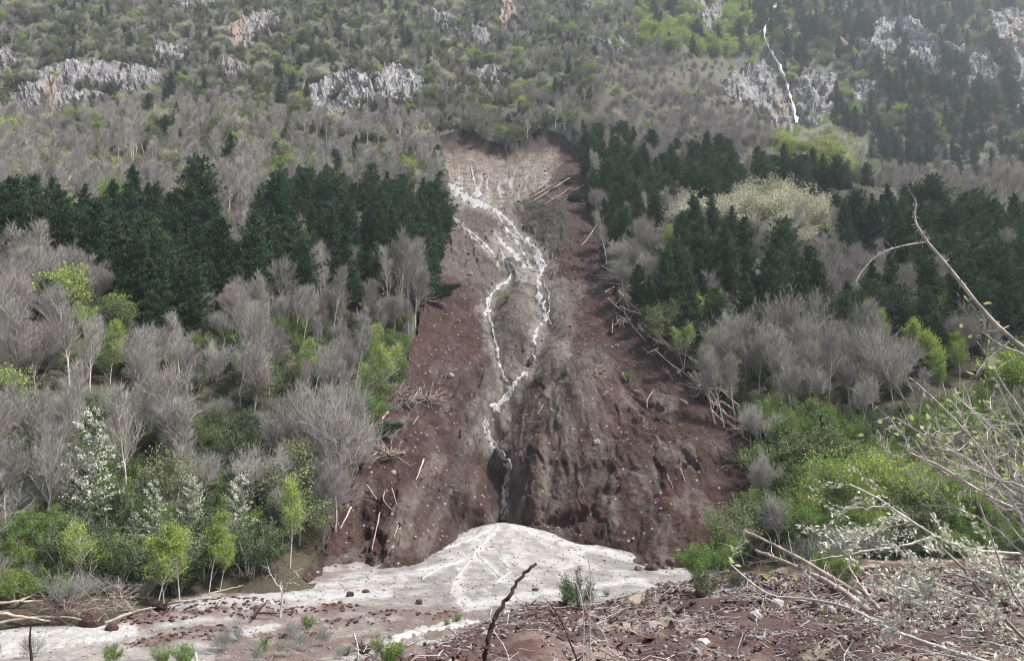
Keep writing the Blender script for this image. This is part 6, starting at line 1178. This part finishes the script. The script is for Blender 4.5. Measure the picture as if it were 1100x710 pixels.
for k, (L, r0, r1) in enumerate(BO):
    P = free_stem(t, 'bough', ([p0] if L[0][0] > 1200 else [])+[free(u, v, D3+.4*math.sin(k*1.7)) for u, v in L], r0, r1, 'whitebranch' if k in (0, 1, 3) else 'bark', rg, 0, k=7, wob=.005)
    if k in (1, 3): continue
    n = {0: 18, 2: 14}.get(k, 10)
    for q in range(n):
        i = rg.randint(int(len(P)*(.62 if k == 0 else .3)), len(P)); d = np.array([-.8+.5*rg.rand(), rg.normal()*.5, .35*rg.normal()+.05]); d /= np.linalg.norm(d); l = .25+.45*rg.rand(); m_ = 12; s_ = np.linspace(.1, 1, m_)[:, None]
        tip = P[i]+d*l*s_+np.array([0, 0, -.10])*s_**2*l+np.array([0, 0, .06*rg.normal()])*s_; cr.segs(tip[:-1]-p0, tip[1:]-p0, .0028, .002, .6)
        for rep in range(3): C.append(tip+rg.normal(size=(m_, 3))*.018); Dd.append(d+rg.normal(size=(m_, 3))*.8+np.array([0, 0, .3])); Sz.append(.025+.04*rg.rand(m_))
C = np.concatenate(C)-p0; cr.leaves(C, np.concatenate(Sz), rg, .65+.55*rg.rand(len(C)), .42, np.concatenate(Dd)); put('foliage', cr.mesh('silver_foliage', M['silver']), t)
# long thin branch on the bank, and the grey log with its thin neighbour
def bankline(L, lift): 
    out = []
    for k, (u, v) in enumerate(L): p = at(u, v); p[2] += lift[k] if hasattr(lift, '__len__') else lift; out.append(p)
    return out
t = thing('long_thin_branch', at(1000, 690), 'long thin pale branch curving across the bank with a raised forked tip', 'branch'); yb = [free(u, v, y) for u, v, y in [(1090,722,7.6),(1060,712,7.8),(1000,692,8.4),(955,676,9),(930,661,9.6),(905,650,10.2),(880,645,10.6),(855,641,10.8),(830,642,10.9),(812,630,11.2),(798,618,11.4),(786,607,11.6)]]
free_stem(t, 'stem', yb, .028, .012, 'whitebranch', rg, 8, .3, .005, k=7); free_stem(t, 'branch', [yb[-1], free(782, 603, 11.6), free(787, 597, 11.6), free(790, 590, 11.6), (free(800, 583, 11.6))], .010, .004, 'whitebranch', rg, 4, .3, .004, k=5); free_stem(t, 'branch', [yb[6], free(868, 633, 10.7), free(870, 620, 10.7), free(862, 613, 10.7)], .010, .005, 'whitebranch', rg, 3, .25, .004, k=5); free_stem(t, 'branch', [yb[8], free(842, 652, 10.5), free(820, 640, 10.6), free(800, 628, 10.7)], .008, .003, 'whitebranch', rg, 4, .25, .004, k=5); free_stem(t, 'branch', [yb[1], free(1000, 700, 8), free(960, 690, 8.2)], .006, .003, 'whitebranch', rg, 3, .2, .004, k=5)
add_leaves(t, [free(u, v, 11.4) for u, v in [(790,600),(806,585),(800,588),(812,640),(815,628),(828,612),(822,608),(850,622),(862,628),(835,635),(845,650),(852,655),(796,612),(905,672),(902,676),(880,660)]], .10, rg, None, .08)
t = thing('grey_log', at(932, 655), 'thick grey log sloping down to the right through the bank thicket', 'log'); free_stem(t, 'trunk', [free(936, 658, 10.3), free(915, 641, 10.8), free(890, 625, 11.6), free(862, 611, 12.4), (free(835, 600, 13.2)), free(812, 591, 14)], .045, .026, 'dead', rg, 12, .6, .009, k=9, wob=.004)
t = thing('thin_grey_pole', at(925, 640), 'thinner grey pole lying over the thick grey log', 'log'); free_stem(t, 'trunk', [free(926, 640, 11), free(900, 624, 11.6), free(870, 606, 12.2), free(838, 588, 13), free(800, 570, 14)], .04, .018, 'dead', rg, 10, .5, .008, k=6, wob=.006)
t = thing('thin_grey_pole', at(890, 640), 'short grey pole low between log and long thin branch', 'log'); free_stem(t, 'trunk', [free(945, 655, 10.2), free(925, 630, 11), free(912, 608, 11.6)], .03, .015, 'dead', rg, 6, .4, .007, k=6, wob=.006)
# twigs and dead grass lying about the bank
tw = []
for i in range(3):
    rr_ = np.random.RandomState(800+i); m5 = MB(); P = np.array([[0, 0, 0], [.1, .02*rr_.normal(), .02], [.22, .05*rr_.normal(), .01], [.34, .08*rr_.normal(), .03]]); m5.segs(P[:-1], P[1:], .005, .004); m5.segs(P[1:3], P[1:3]+rr_.normal(size=(2, 3))*[.06, .06, .02], .003, .002); tw.append(m5.mesh('twig', M[['twig', 'brownwood', 'bark'][i]]))
n = 3600; t_ = -.3+rng.rand(n)*1.1; y_ = np.sqrt(5**2+rng.rand(n)*(26**2-5**2)); x_ = t_*y_; k_ = bank(x_, y_) > flat(x_, y_); x_, y_ = x_[k_], y_[k_]; n = len(x_)
scatter('fallen_twigs', np.stack([x_, y_, bank(x_, y_)+.05], 1), rng.rand(n)*6.28, .5+1.2*rng.rand(n), rng.randint(0, 3, n), tw, tilt=rng.normal(size=(n, 2))*.2)
# ------------------------------------------------------------------ haze
mb = MB(); x0, x1, y0, y1, z0, z1 = -1150, 1150, -60, 990, -15, 960
mb.add([(x0,y0,z0),(x1,y0,z0),(x1,y1,z0),(x0,y1,z0),(x0,y0,z1),(x1,y0,z1),(x1,y1,z1),(x0,y1,z1)], [(0,3,2,1),(4,5,6,7),(0,1,5,4),(1,2,6,5),(2,3,7,6),(3,0,4,7)])
m = bpy.data.materials.new('haze'); m.use_nodes = True; nt = m.node_tree; nt.nodes.remove(nt.nodes['Principled BSDF'])
pv = nt.nodes.new('ShaderNodeVolumePrincipled'); pv.inputs['Density'].default_value = HAZE; pv.inputs['Color'].default_value = (.82, .90, 1, 1); pv.inputs['Anisotropy'].default_value = .35
nt.links.new(pv.outputs[0], nt.nodes['Material Output'].inputs['Volume']); tag(put('haze', mb.mesh('haze', m)), kind='stuff')
